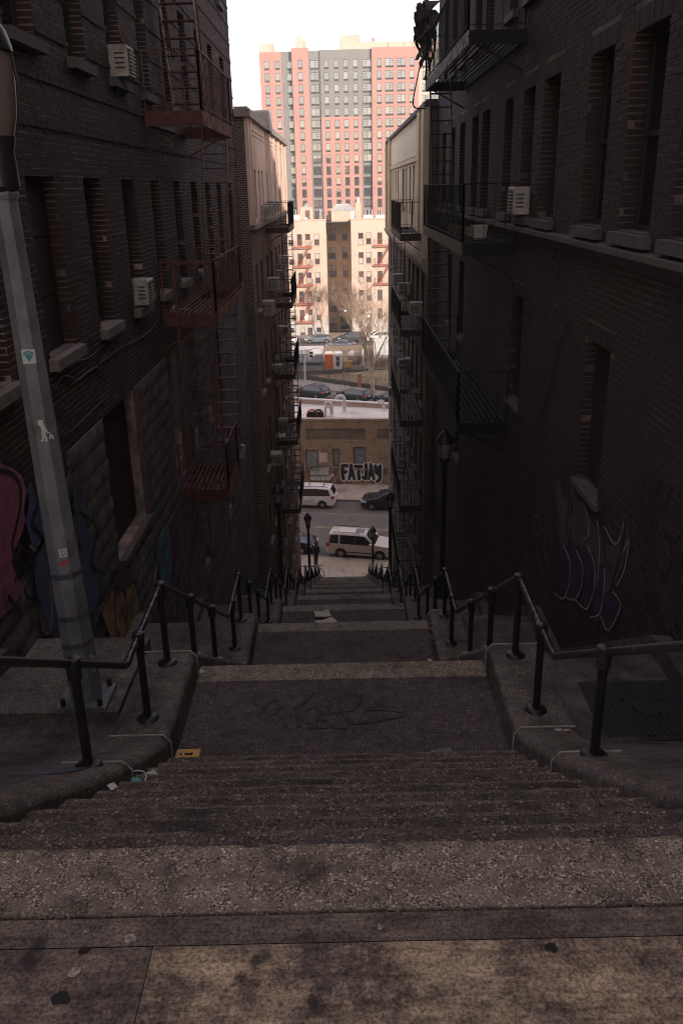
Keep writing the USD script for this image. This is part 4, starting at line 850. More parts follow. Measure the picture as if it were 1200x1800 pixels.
    for x in (xf, xb):
        for s in (-1, 1):
            c = (x, s * (hw - .11), r)
            w = MB().lathe([(r * .62, -.1), (r * .97, -.1), (r, -.07), (r, .07), (r * .97, .1), (r * .62, .1)], c, 26, 'y').build('wheel', tyre_m, t, smooth=30)
            q = MB(); yy = s * .07
            q.lathe([(r * .64, -.09 * s), (r * .64, .08 * s), (r * .58, .085 * s), (r * .56, .04 * s)], c, 24, 'y')
            for k in range(5):
                a = 2 * PI * k / 5 + .3
                q.bar((c[0], c[1] + yy, c[2]), (c[0] + math.cos(a) * r * .58, c[1] + yy, c[2] + math.sin(a) * r * .58), .075, .03, (0, 1, 0))
            q.lathe([(0, .09 * s), (r * .16, .085 * s), (r * .17, .04 * s)], c, 12, 'y'); q.build('rim', rim_m, w)
            MB().lathe([(0, .02 * s), (r * .6, .02 * s)], c, 20, 'y').build('brake_shadow', tyre_m, w)
    for s in (-1, 1):
        zl = .78 if kind in ('suv', 'van') else .68
        hl = (body.translate([.012, s * .012, .006]) ^ mbox(L / 2 - .5, min(s * (hw - .62), s * hw), zl - .06, L / 2 + .1, max(s * (hw - .62), s * hw) , zl + .1)) - body.translate([-.03, 0, -.01])
        MB().mani(hl).build('headlight', clear_lens, t, smooth=30)
        tl = (body.translate([-.012, s * .012, .0]) ^ mbox(-L / 2 - .1, min(s * (hw - .3), s * (hw + .1)), zl + .1, -L / 2 + .34, max(s * (hw - .3), s * (hw + .1)), zl + .32)) - body.translate([.03, 0, 0])
        MB().mani(tl).build('tail_light', red_lens, t, smooth=30)
        mx = K['glass'][-1][-1][0]
        MB().mani(manifold3d.Manifold.hull_points([(mx + dx, s * (hw + dy), b + dz) for dx in (-.1, .1) for dy in (-.02, .19) for dz in (.0 if dx > 0 else .03, .16)])).build('wing_mirror', col, t)
        for g in K['glass'][-2:]:
            q = MB(); q.box(g[0][0] + .12, s * (hw + .005) - .012, b - .17, g[0][0] + .34, s * (hw + .005) + .012, b - .13); q.build('door_handle', chrome if kind == 'suv' else col, t)
        if rack or kind == 'suv':
            q = MB(); q.tube([(-1.9, s * (ry - .08), H - .03), (-1.8, s * (ry - .08), H + .05), (-.1, s * (ry - .08), H + .05), (.05, s * (ry - .08), H - .03)], .022, 6); q.build('roof_rail', trim_m, t)
        q = MB(); q.box(-1.2, s * (hw + .002) - .01, .5, 1.0, s * (hw + .002) + .01, .56); q.build('side_moulding', trim_m if kind == 'suv' else col, t)
    if rack:
        for x in (-1.5, -.3): MB().bar((x, -ry + .05, H + .06), (x, ry - .05, H + .06), .05, .03).build('cross_bar', trim_m, t)
    if sunroof: MB().mani((body.translate([0, 0, .012]) ^ mbox(-.35, -.4, 1.6, .25, .4, 2.2)) - body.translate([0, 0, -.02])).build('sunroof', auto_glass, t)
    MB().mani((body.translate([.012, 0, 0]) ^ mbox(L / 2 - .3, -.55, .5, L / 2 + .1, .55, .7)) - body.translate([-.03, 0, 0])).build('grille', trim_m, t)
    q = MB(); q.box(-L / 2 - .012, -.26, .78, -L / 2 + .1, .26, .92); q.build('number_plate', M('plate', (.5, .47, .4), (.45, .42, .36), 3.), t)
    if marks: marks(t, hw)
    return t
s1 = -math.atan(.2)
silver = paint('silver', (.55, .46, .385)); white_p = paint('white', (.78, .72, .64)); black_p = paint('black', (.012, .011, .012)); navy = paint('navy', (.016, .017, .022)); grey_p = paint('grey', (.17, .19, .2)); green_p = paint('green', (.045, .055, .052))
RZ = SZ - .115
c = atz(635, 981, RZ)
car('silver boxy SUV with dark windows and sunroof parked at the near kerb', (.96, 55.86, RZ), s1 - .03, silver, 'suv', sunroof=True)
def scribble(t, hw):
    q = MB(); sh = stroke(curve([(1.6, .62), (1.2, .78), (1.1, .55), (.8, .75), (.6, .58), (.3, .72), (.1, .6), (-.4, .66), (-.8, .63)], 5), curve([(.9, 1.0), (.7, .95), (.5, 1.0), (.2, .97)], 4), w=.03)
    q.flat(sh, .004, lambda u, v, w: np.stack([u, np.full_like(u, hw + .001) + w, v], 1)); q.build('scribbled_tag', spray_black, t)
car('white minivan with roof bars parked at the far kerb by the painted wall', (-3.35, 66.4, RZ), PI - .15, white_p, 'van', rack=True, marks=scribble)
car('black sedan with bright wheels parked at the far kerb behind the white minivan', (3.55, 65.28, RZ), PI - .15, black_p, 'sedan')
car('dark sedan whose nose shows behind the walking person', (-4.55, 57.05, RZ), s1, navy, 'sedan')

# ------------------------------------------------------------------ second street, garden, yard and trailers
GZ = -21.95
grass_m = M('dry_grass', (.32, .23, .135), (.16, .115, .072), 2.4, detail=8, bump=.8, bscale=18)
struct(MB().add([(x, y, GZ + .0) for x, y in ((-46, 79), (46, 66), (46, 90), (-46, 152))], [(0, 1, 2, 3)]), 'street', asphalt, 'second street running diagonally behind the low building')
D2 = np.array([math.cos(-.62), math.sin(-.62)]); 
def on2(x): return 110.4 - .76 * x
walk2 = [(-30, on2(-30)), (24, on2(24)), (24, on2(24) - 4.3), (-30, on2(-30) - 4.3)]
MB_w = MB().flat(Polygon(walk2), .1, lambda u, v, w: np.stack([u, v, GZ + .004 + w], 1)); struct(MB_w, 'footpath', M('footpath', (.3, .24, .2), (.23, .19, .16), 1.5, stain=((.12, .1, .085), .6, .5, .75)), 'light pavement of the second street below the garden')
xs = np.linspace(-30, 24, 28); V = []
for x in xs:
    y0 = on2(x) + .12
    for t in np.linspace(0, 1, 10):
        y = y0 + (133 - y0) * t if y0 < 128 else y0 + 5 * t
        V.append((x, y, GZ + .55 + .9 * min(1, t * 2.2) - .25 * max(0, t - .5) + .12 * nz((x * .8, y * .8, 2))))
struct(MB().add(V, [(j * 10 + i, (j + 1) * 10 + i, (j + 1) * 10 + i + 1, j * 10 + i + 1) for j in range(27) for i in range(9)]), 'garden_bank', grass_m, 'brown winter grass bank above the second street')
m = MB(); m.bar((-30, on2(-30), GZ + .25), (24, on2(24), GZ + .25), .3, .66); tag(m.build('garden_wall', M('dark_stone', (.07, .055, .045), (.04, .033, .028), 3.), None), 'low dark stone edging along the foot of the garden bank', 'wall')
struct(MB().box(-46, 133, -22.6, 46, 151.9, -21.72), 'upper_street', M('upper_asphalt', (.13, .115, .105), (.09, .08, .074), 1.), 'street in front of the tall pale apartment house')
struct(MB().box(-46, 147.4, -22.6, 46, 152.0, -21.6), 'upper_pavement', M('upper_paving', (.3, .25, .21), (.22, .185, .155), 1.), 'pavement at the foot of the pale apartment house')
# grass tufts, seedheads and brambles on the bank
blades = MB()
for _ in range(2600):
    x = rng.uniform(-12, 12); y = on2(x) + .4 + abs(rng.normal(0, 4.5)); t = min(1, max(0, (y - on2(x)) / (133 - on2(x) if on2(x) < 128 else 5)))
    z = GZ + .55 + .9 * min(1, t * 2.2) - .25 * max(0, t - .5); h = rng.uniform(.1, .45); a = rng.uniform(0, PI); w = rng.uniform(.02, .06)
    blades.add([(x - w * math.cos(a), y - w * math.sin(a), z - .05), (x + w * math.cos(a), y + w * math.sin(a), z - .05), (x + rng.normal(0, .12), y + rng.normal(0, .12), z + h)], [(0, 1, 2)])
tag(blades.build('dry_grass', M('straw', (.4, .29, .17), (.2, .145, .09), 1.5), None), 'dry straw coloured grass tufts on the garden bank', 'grass', kind='stuff')
YZ = -20.75
def ground_at(px, py, z=YZ): return atz(px, py, z)
# retaining trough under the toilets
p0, p1 = ground_at(569, 652), ground_at(636, 650)
m = MB(); m.box(p0[0], p0[1], YZ - .9, p1[0], p0[1] + .3, YZ - .0); tag(m.build('retaining_wall', M('dark_timber', (.06, .045, .04), (.035, .028, .026), 2.), None), 'dark retaining wall under the orange and white toilets', 'wall')
struct(MB().box(-12, p0[1] + .3, YZ - 1.2, 12, 133, YZ - .02), 'yard', M('yard_soil', (.12, .095, .08), (.07, .058, .05), 1.4), 'bare yard holding the site trailers')
def toilet(px, label, c1, c2, door_c):
    b = ground_at(px, 640); x, y = b[0], p0[1] + .9; t = thing('portable_toilet', label, 'toilet', (x, y, YZ)); w = .56; z = YZ
    mt = M('plastic_' + label.split()[0], c1, tuple(v * .85 for v in c1), 3., rough=.5)
    MB().mani(mbox(x - w, y, z + .08, x + w, y + 1.1, z + 2.1) - mbox(x - w + .09, y - .1, z + .16, x + w - .09, y + .04, z + 2.0)).build('cabin', mt, t)
    MB().box(x - w + .1, y + .012, z + .18, x + w - .1, y + .03, z + 1.98).build('door', M('plastic_door_' + label.split()[0], door_c, tuple(v * .85 for v in door_c), 3.), t)
    MB().mani(manifold3d.Manifold.hull_points([(x + sx * w * k, y + .55 + sy * .6 * k, z + zz) for sx in (-1, 1) for sy in (-1, 1) for k, zz in ((1.06, 2.1), (1.06, 2.18), (.75, 2.36))])).build('roof', M('plastic_roof_' + label.split()[0], c2, tuple(v * .85 for v in c2), 3.), t)
    MB().box(x - w - .03, y - .05, z - .02, x + w + .03, y + 1.15, z + .08).build('skid', M('plastic_skid', (.2, .19, .18)), t)
    m = MB(); m.box(x - .22, y - .002, z + 1.2, x + .22, y + .01, z + 1.75); m.box(x - .22, y - .002, z + .45, x + .22, y + .01, z + 1.1); m.build('louvre_panel', sash_dark if c1[0] > .4 and c1[1] > .4 else mt, t)
    m = MB(); m.box(x + w - .25, y - .02, z + 1.0, x + w - .17, y + .014, z + 1.12); m.build('latch', steel, t)
toilet(579, 'orange portable toilet with a white roof in the fenced yard', (.56, .12, .025), (.6, .5, .42), (.5, .10, .022))
toilet(594, 'white portable toilet with a dark louvred door beside the orange one', (.62, .59, .56), (.6, .57, .54), (.5, .47, .45))
for px, l in ((606, 'left yellow bin of the pair beside the white toilet'), (614.5, 'right yellow bin of the pair beside the white toilet')):
    b = ground_at(px, 638); x, y = b[0], p0[1] + .9; t = thing('wheeled_bin', l, 'bin', (x, y, YZ)); z = YZ
    ym = M('bin_yellow', (.34, .22, .06), (.25, .16, .05), 3.)
    MB().mani(manifold3d.Manifold.hull_points([(x + sx * a, y + .35 + sy * a, z + zz) for sx in (-1, 1) for sy in (-1, 1) for a, zz in ((.22, .1), (.3, 1.0))])).build('body', ym, t)
    MB().mani(manifold3d.Manifold.hull_points([(x + sx * .33, y + .35 + sy * .34, z + 1.0 + .04 * (sy > 0)) for sx in (-1, 1) for sy in (-1, 1)] + [(x + sx * .28, y + .35 + sy * .28, z + 1.1) for sx in (-1, 1) for sy in (-1, 1)])).build('lid', ym, t)
    for sx in (-1, 1): MB().lathe([(0, -.04), (.1, -.04), (.1, .04), (0, .04)], (x + sx * .24, y + .62, z + .1), 12, 'x').build('wheel', tyre_m, t)
def bag(px, py, label, s, c):
    b = ground_at(px, py); b[1] = max(b[1], p0[1] + .5); ico = trimesh.creation.icosphere(2, 1.); v = np.array(ico.vertices); v *= (1 + .5 * np.array([nz(p * 1.7 + px) for p in v]))[:, None]; v[:, 2] = np.maximum(v[:, 2], -.55)
    v = v * s + [b[0], b[1], YZ + .5 * s[2]]; tag(MB().add(v, ico.faces).build('covered_heap', M('sheeting_' + c[0], c[1], c[2], 4.), None, smooth=True), label, 'heap')
bag(622, 637, 'small white plastic bag right of the yellow bins', (.42, .4, .3), ('white', (.6, .57, .54), (.45, .42, .4)))
bag(621, 628, 'pale plastic sheet over a heap behind the yellow bins', (.95, .8, .75), ('pale', (.48, .44, .42), (.32, .3, .28)))
m = MB()
def trailer(x0, x1, y0, zt, label, wins, col):
    t = thing('site_trailer', label, 'trailer', ((x0 + x1) / 2, y0, YZ)); z = YZ
    MB().box(x0, y0, z + .35, x1, y0 + 2.6, zt).build('body', col, t)
    MB().mani(manifold3d.Manifold.hull_points([(x, y, zz) for x in (x0 - .08, x1 + .08) for y, zz in ((y0 - .1, zt), (y0 - .1, zt + .08), (y0 + 1.3, zt + .18), (y0 + 2.7, zt + .08), (y0 + 2.7, zt))])).build('roof', white_roof, t)
    MB().box(x0, y0 - .012, zt - .55, x1, y0 - .001, zt - .02).build('fascia', M('trailer_fascia', (.5, .48, .46), (.42, .4, .38), 2.), t)
    m = MB(); m.box(x0 + .1, y0 + .1, z - .05, x1 - .1, y0 + .25, z + .34); m.build('skirt', trim_m, t)
    for k in range(1, int((x1 - x0) / 1.22)): MB().box(x0 + k * 1.22 - .015, y0 - .01, z + .36, x0 + k * 1.22 + .015, y0 - .001, zt - .56).build('panel_seam', steel, t)
    for (a, b, c, d) in wins:
        w = MB().box(a, y0 - .03, c, b, y0 - .002, d).build('window', M('trailer_frame', (.42, .41, .4), (.36, .35, .34), 3.), t)
        for c2, d2 in ((c + .06, (c + d) / 2 - .03), ((c + d) / 2 + .03, d - .06)): MB().box(a + .06, y0 - .036, c2, b - .06, y0 - .031, d2).build('pane', dark_glass, w)
tl = M('trailer_grey', (.25, .25, .255), (.2, .2, .205), 1., rough=.6); tl2 = M('trailer_white', (.5, .5, .5), (.42, .42, .42), 1., rough=.6)
ty = 118.6
xw = lambda px: aty(px, 625, ty)[0]; zw = lambda py: aty(600, py, ty)[2]
trailer(xw(494), xw(567.5), ty, zw(613.5), 'long grey site trailer with a pale roof and small window', [(xw(543), xw(551), zw(628), zw(614.5) - .12)], tl)
trailer(xw(657), xw(712), ty - .3, zw(601), 'white site trailer at the right edge of the yard behind the tree', [(xw(675), xw(677), zw(622), zw(606))], tl2)
# chain link fence with posts
def fence(name, label, P, h, mat):
    t = thing(name, label, 'fence', (*P[0][:2], P[0][2]))
    for a, b in zip(P[:-1], P[1:]):
        a, b = np.array(a), np.array(b); n = max(1, int(np.linalg.norm(b - a) / 2.4)); m = MB()
        for dz in (.1, h): m.bar(a + (0, 0, dz), b + (0, 0, dz), .035)
        m.build('fence_rail', mat, t)
        for k in range(n + 1): p = a + (b - a) * k / n; MB().tube([p - (0, 0, .2), p + (0, 0, h + .05)], .035, 6).build('fence_post', mat, t)
        m = MB(); L = np.linalg.norm(b - a); d = (b - a) / L; st_ = .28
        for k in range(-int(h / st_) - 1, int(L / st_) + 1):
            for sg in (1, -1):
                u0, z0, u1, z1 = k * st_, 0. if sg > 0 else h, k * st_ + h, h if sg > 0 else 0.
                f0, f1 = max(0, -u0 / h), min(1, (L - u0) / h)
                if f1 > f0: m.bar(a + d * (u0 + h * f0) + (0, 0, z0 + (z1 - z0) * f0), a + d * (u0 + h * f1) + (0, 0, z0 + (z1 - z0) * f1), .008)
        tag(m.build('wire_mesh', mat, t), kind='stuff')
wire = M('dark_wire', (.05, .045, .04), (.035, .03, .028), 5., metallic=.4)
fence('wire_fence', 'dark chain link fence round the yard in front of the trailers and toilets', [(-9.5, p0[1] + .12, YZ - .1), (p0[0], p0[1] + .12, YZ - .1), (p1[0], p0[1] + .12, YZ - .1), (9.5, p0[1] + .12, YZ - .1)], 2.0, wire)
fence('wire_fence', 'low thin fence on top of the dark edging of the garden bank', [(-12, on2(-12) + .2, GZ + .5), (12, on2(12) + .2, GZ + .5)], 1.0, wire)
fence('wire_fence', 'fence along the upper street behind the trailers', [(-14, 133.4, -21.7), (14, 133.4, -21.7)], 1.5, wire)
b = atz(632, 679, GZ + .3); x, y = b[0], b[1]
t = thing('brick_pier', 'red brick gate pier with a pale cap at the edge of the garden', 'pier', (x, y, GZ))
MB().box(x - .26, y - .26, GZ, x + .26, y + .26, GZ + 1.9).build('shaft', M_brick('brick_red', (.30, .085, .05), (.2, .06, .04), (.3, .2, .15), 'y', stain=(.1, .05, .035)), t)
MB().mani(manifold3d.Manifold.hull_points([(x + sx * a, y + sy * a, GZ + zz) for sx in (-1, 1) for sy in (-1, 1) for a, zz in ((.32, 1.9), (.32, 2.0), (.1, 2.15))])).build('cap', ledge_m, t)
a = aty(633, 668, y - 1.); 
t = thing('parasol_pole', 'closed pale parasol on a dark pole behind the brick pier', 'parasol', (aty(637.5, 640, 117)[0], 117, YZ)); x = aty(637.5, 640, 117)[0]
MB().tube([(x, 117, YZ - .8), (x, 117, YZ + 2.9)], .04, 6).build('pole', trim_m, t)
MB().lathe([(.25, YZ + .1), (.2, YZ + .6), (.1, YZ + 2.2), (0, YZ + 2.7)], (x, 117, 0), 9).build('folded_canopy', M('canvas', (.5, .46, .42), (.36, .33, .3), 4.), t)
# cobra head street light
b = atz(537, 693, GZ); x, y = b[0], b[1]; al = M('aluminium', (.52, .48, .44), (.42, .39, .36), 4., rough=.45, metallic=.3)
t = thing('street_light', 'pale curved cobra head street light on the second street', 'street lamp', (x, y, GZ))
zt = aty(541, 617, y)[2]
pole = curve([(x, y, GZ), (x + .02, y, GZ + 3.), (x + .1, y, zt - .8), (x + .45, y, zt - .05), (x + 1.0, y, zt + .28)], 5)
MB().tube(pole, np.linspace(.13, .055, len(pole)), 10).build('pole', al, t, smooth=40)
MB().mani(manifold3d.Manifold.hull_points([(x + 1. + dx, y + dy, zt + .28 + dz) for dx, dy, dz in ((-.1, -.06, .0), (-.1, .06, 0), (.3, -.12, -.02), (.3, .12, -.02), (.65, -.09, .05), (.65, .09, .05), (.3, 0, .13))])).build('lamp_head', al, t)
MB().lathe([(.2, GZ), (.2, GZ + .2), (.14, GZ + .3)], (x, y, 0), 10).build('base', al, t)
# bike hoops
b0 = atz(602, 688, GZ + .1)
for k, l in enumerate(('left steel bike hoop on the light footpath', 'right steel bike hoop on the light footpath')):
    x, y = b0[0] + k * .55, b0[1] - k * .42
    tag(MB().tube([(x - .3, y + .2, GZ + .1)] + [(x - .3 * math.cos(a), y + .2 * math.cos(a), GZ + .6 + .35 * math.sin(a)) for a in np.linspace(0, PI, 9)] + [(x + .3, y - .2, GZ + .1)], .03, 6).build('bike_hoop', al, None), l, 'bike rack')
h2 = PI - .62
car('black estate car with roof rails parked on the second street by the street light', (*atz(548, 697, GZ)[:2], GZ), h2, black_p, 'wagon', rack=True)
car('black hatch SUV parked on the second street in front of the plane tree', (*atz(621, 704, GZ)[:2], GZ), h2, black_p, 'wagon')
car('dark car half hidden by the brown corner on the second street', (*atz(688, 709, GZ)[:2], GZ), h2, navy, 'sedan')
UZ = -21.72
for px, py, k, col, l in ((500, 605, 'sedan', white_p, 'white car at the left end of the upper street'), (559.5, 602, 'sedan', grey_p, 'grey blue sedan in front of the pale house base'), (618, 600, 'wagon', green_p, 'dark green estate car in front of the house entrance'), (669, 599, 'van', white_p, 'white van behind the bare tree on the upper street')):
    car(l, (*atz(px, py, UZ)[:2], UZ), PI + (.04 if px < 640 else .02), col, k)
car('pale sedan in the yard behind the portable toilets', (*atz(598, 613, UZ)[:2], UZ), PI - .1, grey_p, 'sedan')

# ------------------------------------------------------------------ the pale six-storey apartment house
cream = M('cream_paint', (.60, .43, .34), (.53, .38, .30), .25, detail=6, stain=((.46, .33, .26), .4, .5, .85))
base_w = M('base_white', (.48, .43, .39), (.42, .375, .34), .5, stain=((.4, .36, .32), .5, .55, .85))
brown_b = M_brick('brick_brown_court', (.62, .43, .27), (.5, .345, .215), (.6, .46, .32), 'y', ms=.014, stain=(.34, .24, .16), ss=.3)
pane_w = M_glass('pane_sky', (.06, .05, .05), .3); pane_d = M_glass('pane_curtain', (.10, .07, .06), .2); blind = M('blind', (.5, .42, .37), (.42, .35, .3), 2.); pane_k = M_glass('pane_black', (.015, .013, .014), .12)
frame_w = M('frame_brown', (.16, .12, .1), (.12, .09, .075), 4.)
FY, RY = 150., 158.5
AH = thing('apartment_house', 'pale six storey apartment house with a brown recessed court and salmon fire escapes', 'building', (0, FY, SZ))
xa, xb = aty(572.5, 400, FY)[0], aty(616.5, 400, FY)[0]; topz = aty(600, 386, FY)[2]
zrow = lambda k, top=409.5: aty(600, top, FY)[2] - 3.12 * k
BZ = aty(600, 559, FY)[2]
def fcol(px): return aty(px, 409, FY)[0]
opW = []
for k in range(5):
    zt = zrow(k)
    for px in (485, 510.5, 525.7, 540.3, 556, 633.7, 647.3, 667, 688, 702): opW.append((fcol(px) - .42, fcol(px) + .42, zt - 1.85, zt))
for px in (512, 531.5, 544.5, 560, 634, 647.5, 667.5, 688): x = aty(px, 567, FY)[0]; opW.append((x - .42, x + .42, zrow(5) - 1.65, zrow(5) + .05))
def frontwall(x0, x1, z0, z1, mat, y=FY, d=.35, nm='wall'):
    m = mbox(x0, y, z0, x1, y + d, z1)
    for a, b, c, dd in opW:
        if b > x0 and a < x1: m = m - mbox(a, y - 1, c, b, y + .2, dd)
    return MB().mani(m).build(nm, mat, AH)
for x0, x1 in ((-26, xa), (xb, 24)):
    frontwall(x0, x1, BZ + .002, topz, cream); frontwall(x0, x1, SZ, BZ, base_w, FY - .06, .41, 'base')
    MB().box(x0 + (.0 if x0 < -1 else .36), FY + .36, SZ, x1 - (.36 if x0 < -1 else 0), RY + 8, topz - .4).build('wing', cream, AH)
    MB().box(x0 - .0, FY - .12, topz + .002, x1, FY + .4, topz + .18).build('coping', cream, AH)
MB().box(xa - .35, FY + .36, SZ, xa, RY, topz - .002).build('court_wall', brown_b, AH); MB().box(xb, FY + .36, SZ, xb + .35, RY, topz - .002).build('court_wall', brown_b, AH)
opB = []
for k in range(6):
    zt = zrow(k, 406)
    for px, w in ((581, .86), (605.5, .46)):
        x = aty(px, 409, RY)[0]; opB.append((x - w, x + w, zt - 1.95, zt + .05))
m = mbox(xa, RY, SZ, xb, RY + .4, topz + .35)
for a, b, c, d in opB: m = m - mbox(a, RY - 1, c, b, RY + .2, d)
MB().mani(m).build('court_back_wall', brown_b, AH)
MB().box(xa - .3, RY + .41, SZ, xb + .3, RY + 8, topz - .3).build('core', brown_b, AH)
MB().box(xa, RY - .06, topz + .352, xb, RY + .5, topz + .5).build('coping', ledge_m, AH)
MB().box(-26, FY + .4, topz - .45, 24, RY + 8, topz - .39).build('roof', roof_m, AH)
def fwin(root, y, a, b, c, d, i, dbl=False, fm=frame_w):
    m = MB()
    for p, q, r_, t_ in ((a, a + .06, c, d), (b - .06, b, c, d), (a + .06, b - .06, d - .06, d), (a + .06, b - .06, c, c + .06), (a + .06, b - .06, (c + d) / 2 - .035, (c + d) / 2 + .035)): m.box(p, y + .1, r_, q, y + .17, t_)
    if dbl: m.box((a + b) / 2 - .06, y + .08, c + .06, (a + b) / 2 + .06, y + .18, d - .06)
    w = m.build('window', fm, root)
    for j, (z0, z1) in enumerate(((c + .06, (c + d) / 2 - .035), ((c + d) / 2 + .035, d - .06))):
        MB().box(a + .06, y + .13, z0, b - .06, y + .145, z1).build('pane', (blind if (i * 7 + j * 3) % 5 < 2 else pane_d if (i + j) % 3 else pane_w), w)
    m = MB(); m.box(a - .1, y - .1, c - .12, b + .1, y + .1, c - .002); m.build('sill', M('house_sill', (.5, .38, .3), (.4, .3, .24), 3.), w)
for i, (a, b, c, d) in enumerate(opW):
    if seen((a, FY, c), 0): fwin(AH, FY if c > BZ else FY - .06, a, b, c, d, i)
for i, (a, b, c, d) in enumerate(opB): fwin(AH, RY, a, b, c, d, 1 if i % 3 else 4, dbl=b - a > 1.2)
# entrance in the court
ex0, ex1 = aty(599, 570, RY - 2.5)[0], aty(616, 570, RY - 2.5)[0]
m = MB(); m.box(aty(592, 570, RY - 2.5)[0], RY - 2.5, SZ, xb - .01, RY - .01, aty(600, 551, RY - 2.5)[2]); m.build('porch', M('porch_stone', (.3, .21, .145), (.22, .155, .11), 1.), AH)
zt = aty(600, 552.5, RY - 2.5)[2]
d_ = MB().box(ex0, RY - 2.56, SZ + .4, ex1 - .05, RY - 2.502, zt - .05).build('door', trim_m, AH)
for k in range(2):
    for q in range(3): MB().box(ex0 + .1 + k * .95, RY - 2.575, SZ + .7 + q * 1.35, ex0 + .85 + k * .95, RY - 2.561, SZ + 1.85 + q * 1.35).build('pane', pane_k, d_)
glow = M('lamp_glow', (1., .93, .8), (1., .9, .75), 2., emit=9.)
for px, py, y, l in ((606.5, 545.5, RY - 2.7, 'lit globe lamp over the entrance of the pale house'), (537.5, 557, FY - .25, 'lit globe lamp on the left wing of the pale house'), (648.5, 555.5, FY - .25, 'lit globe lamp on the right wing of the pale house')):
    p = aty(px, py, y); t = thing('globe_lamp', l, 'lamp', p); ic = trimesh.creation.icosphere(2, .15)
    MB().add(np.array(ic.vertices) + p, ic.faces).build('globe', glow, t, smooth=True); MB().bar(p, p + (0, .3, .0), .05).build('arm', trim_m, t)
# window air conditioners of the court
for px, py, l in ((577, 420, 'air conditioner in the top left court window of the pale house'), (586, 479.5, 'air conditioner in the third row court window of the pale house')):
    p = aty(px, py, RY); ac_unit(l, (p[0], RY + .1, p[2] - .2), 1, .66, .42, .5, rz=-PI / 2)
# roof structures
pinkr = M('roof_pink', (.62, .42, .32), (.52, .35, .27), .8); rubr = M('roof_white', (.66, .62, .58), (.55, .51, .48), .8)
def rb(px0, px1, py, y, d, nm, mt): a, b = aty(px0, py, y), aty(px1, py, y); return MB().box(a[0], y, topz - .45, b[0], y + d, a[2]).build(nm, mt, AH), a[0], b[0], a[2]
ph, x0, x1, z1 = rb(527.5, 549, 364, FY + 2, 3.5, 'stair_bulkhead', pinkr); MB().box((x0 + x1) / 2 - .2, FY + 1.94, topz - .4, (x0 + x1) / 2 + .55, FY + 1.999, z1 - .5).build('bulkhead_door', frame_w, AH)
MB().mani(manifold3d.Manifold.hull_points([(x0 + .4, FY + 2.3, z1), (x1 - .4, FY + 2.3, z1), (x0 + .4, FY + 4.8, z1), (x1 - .4, FY + 4.8, z1), ((x0 + x1) / 2, FY + 3.5, z1 + .7)])).build('skylight', M_glass('skylight_glass', (.3, .27, .25), .35), AH)
ph, x0, x1, z1 = rb(582, 624, 370.5, FY + 4, 5, 'stair_bulkhead', pinkr)
a_, b_ = (x0 + .9, x1 - 1.1); zt = z1 + 1.05
sk = MB().mani(manifold3d.Manifold.hull_points([(x, y, z1) for x in (x0 - .05, x1 + .05) for y in (FY + 3.95, FY + 9)] + [(x, y, zt) for x in (a_, b_) for y in (FY + 5.2, FY + 7.8)])).build('skylight', M_glass('skylight_grey', (.3, .27, .26), .3), AH)
m = MB()
for k in range(9):
    t = k / 8; m.bar((x0 + (x1 - x0) * t, FY + 3.93, z1 + .02), (a_ + (b_ - a_) * t, FY + 5.18, zt + .02), .06)
m.bar((a_, FY + 5.17, zt + .01), (b_, FY + 5.17, zt + .01), .08); m.build('glazing_bars', rubr, AH)
MB().box(x1 - .9, FY + 3.94, topz, x1 - .1, FY + 3.999, z1 - .1).build('bulkhead_door', rubr, AH)
rb(624.3, 634, 356, FY + 5, 1.2, 'chimney', pinkr); p = aty(629, 347, FY + 5); MB().lathe([(.22, p[2] - .95), (.22, p[2]), (.0, p[2])], (p[0], FY + 5.6, 0), 10).build('chimney_pot', rubr, AH)
for px0, px1 in ((514, 527), (638.5, 655), (660, 678)): rb(px0, px1, 377.5, FY + .6, 1.2, 'parapet_box', rubr)
for px in (520, 562, 564.5, 642, 648.5, 653, 666, 670, 677): p0_ = aty(px, 368, FY + 1); MB().tube([(p0_[0], FY + 1, topz - .4), (p0_[0], FY + 1, p0_[2])], .06, 6).build('roof_pipe', rubr, AH)
p = aty(537, 384, FY + 1); MB().lathe([(0, .05), (.2, .06), (.36, .14)], (p[0], FY + 1, p[2] - .1), 12, 'y').build('dish_aerial', rubr, AH)
# salmon fire escapes on the front
salmon = M('salmon_paint', (.44, .13, .075), (.3, .095, .06), 2., stain=((.2, .08, .055), 1., .55, .8))
lv = [zrow(k) - 2.0 for k in range(5)]
xq = [aty(px, 409, FY)[0] for px in (517, 548, 658, 690)]
fire_escape('fire_escape', 'salmon fire escape on the left wing of the pale apartment house', lambda u, w, z: (u, FY - .02 - w, z), xq[0], xq[1], .85, lv, (salmon, salmon, salmon), detail=1, stair=.62, loc=(xq[0], FY, -10), slat_gap=.14)
fire_escape('fire_escape', 'salmon fire escape on the right wing of the pale apartment house', lambda u, w, z: (u, FY - .02 - w, z), xq[2], xq[3], .85, lv[:3], (salmon, salmon, salmon), detail=1, stair=.62, loc=(xq[2], FY, -10), slat_gap=.14)

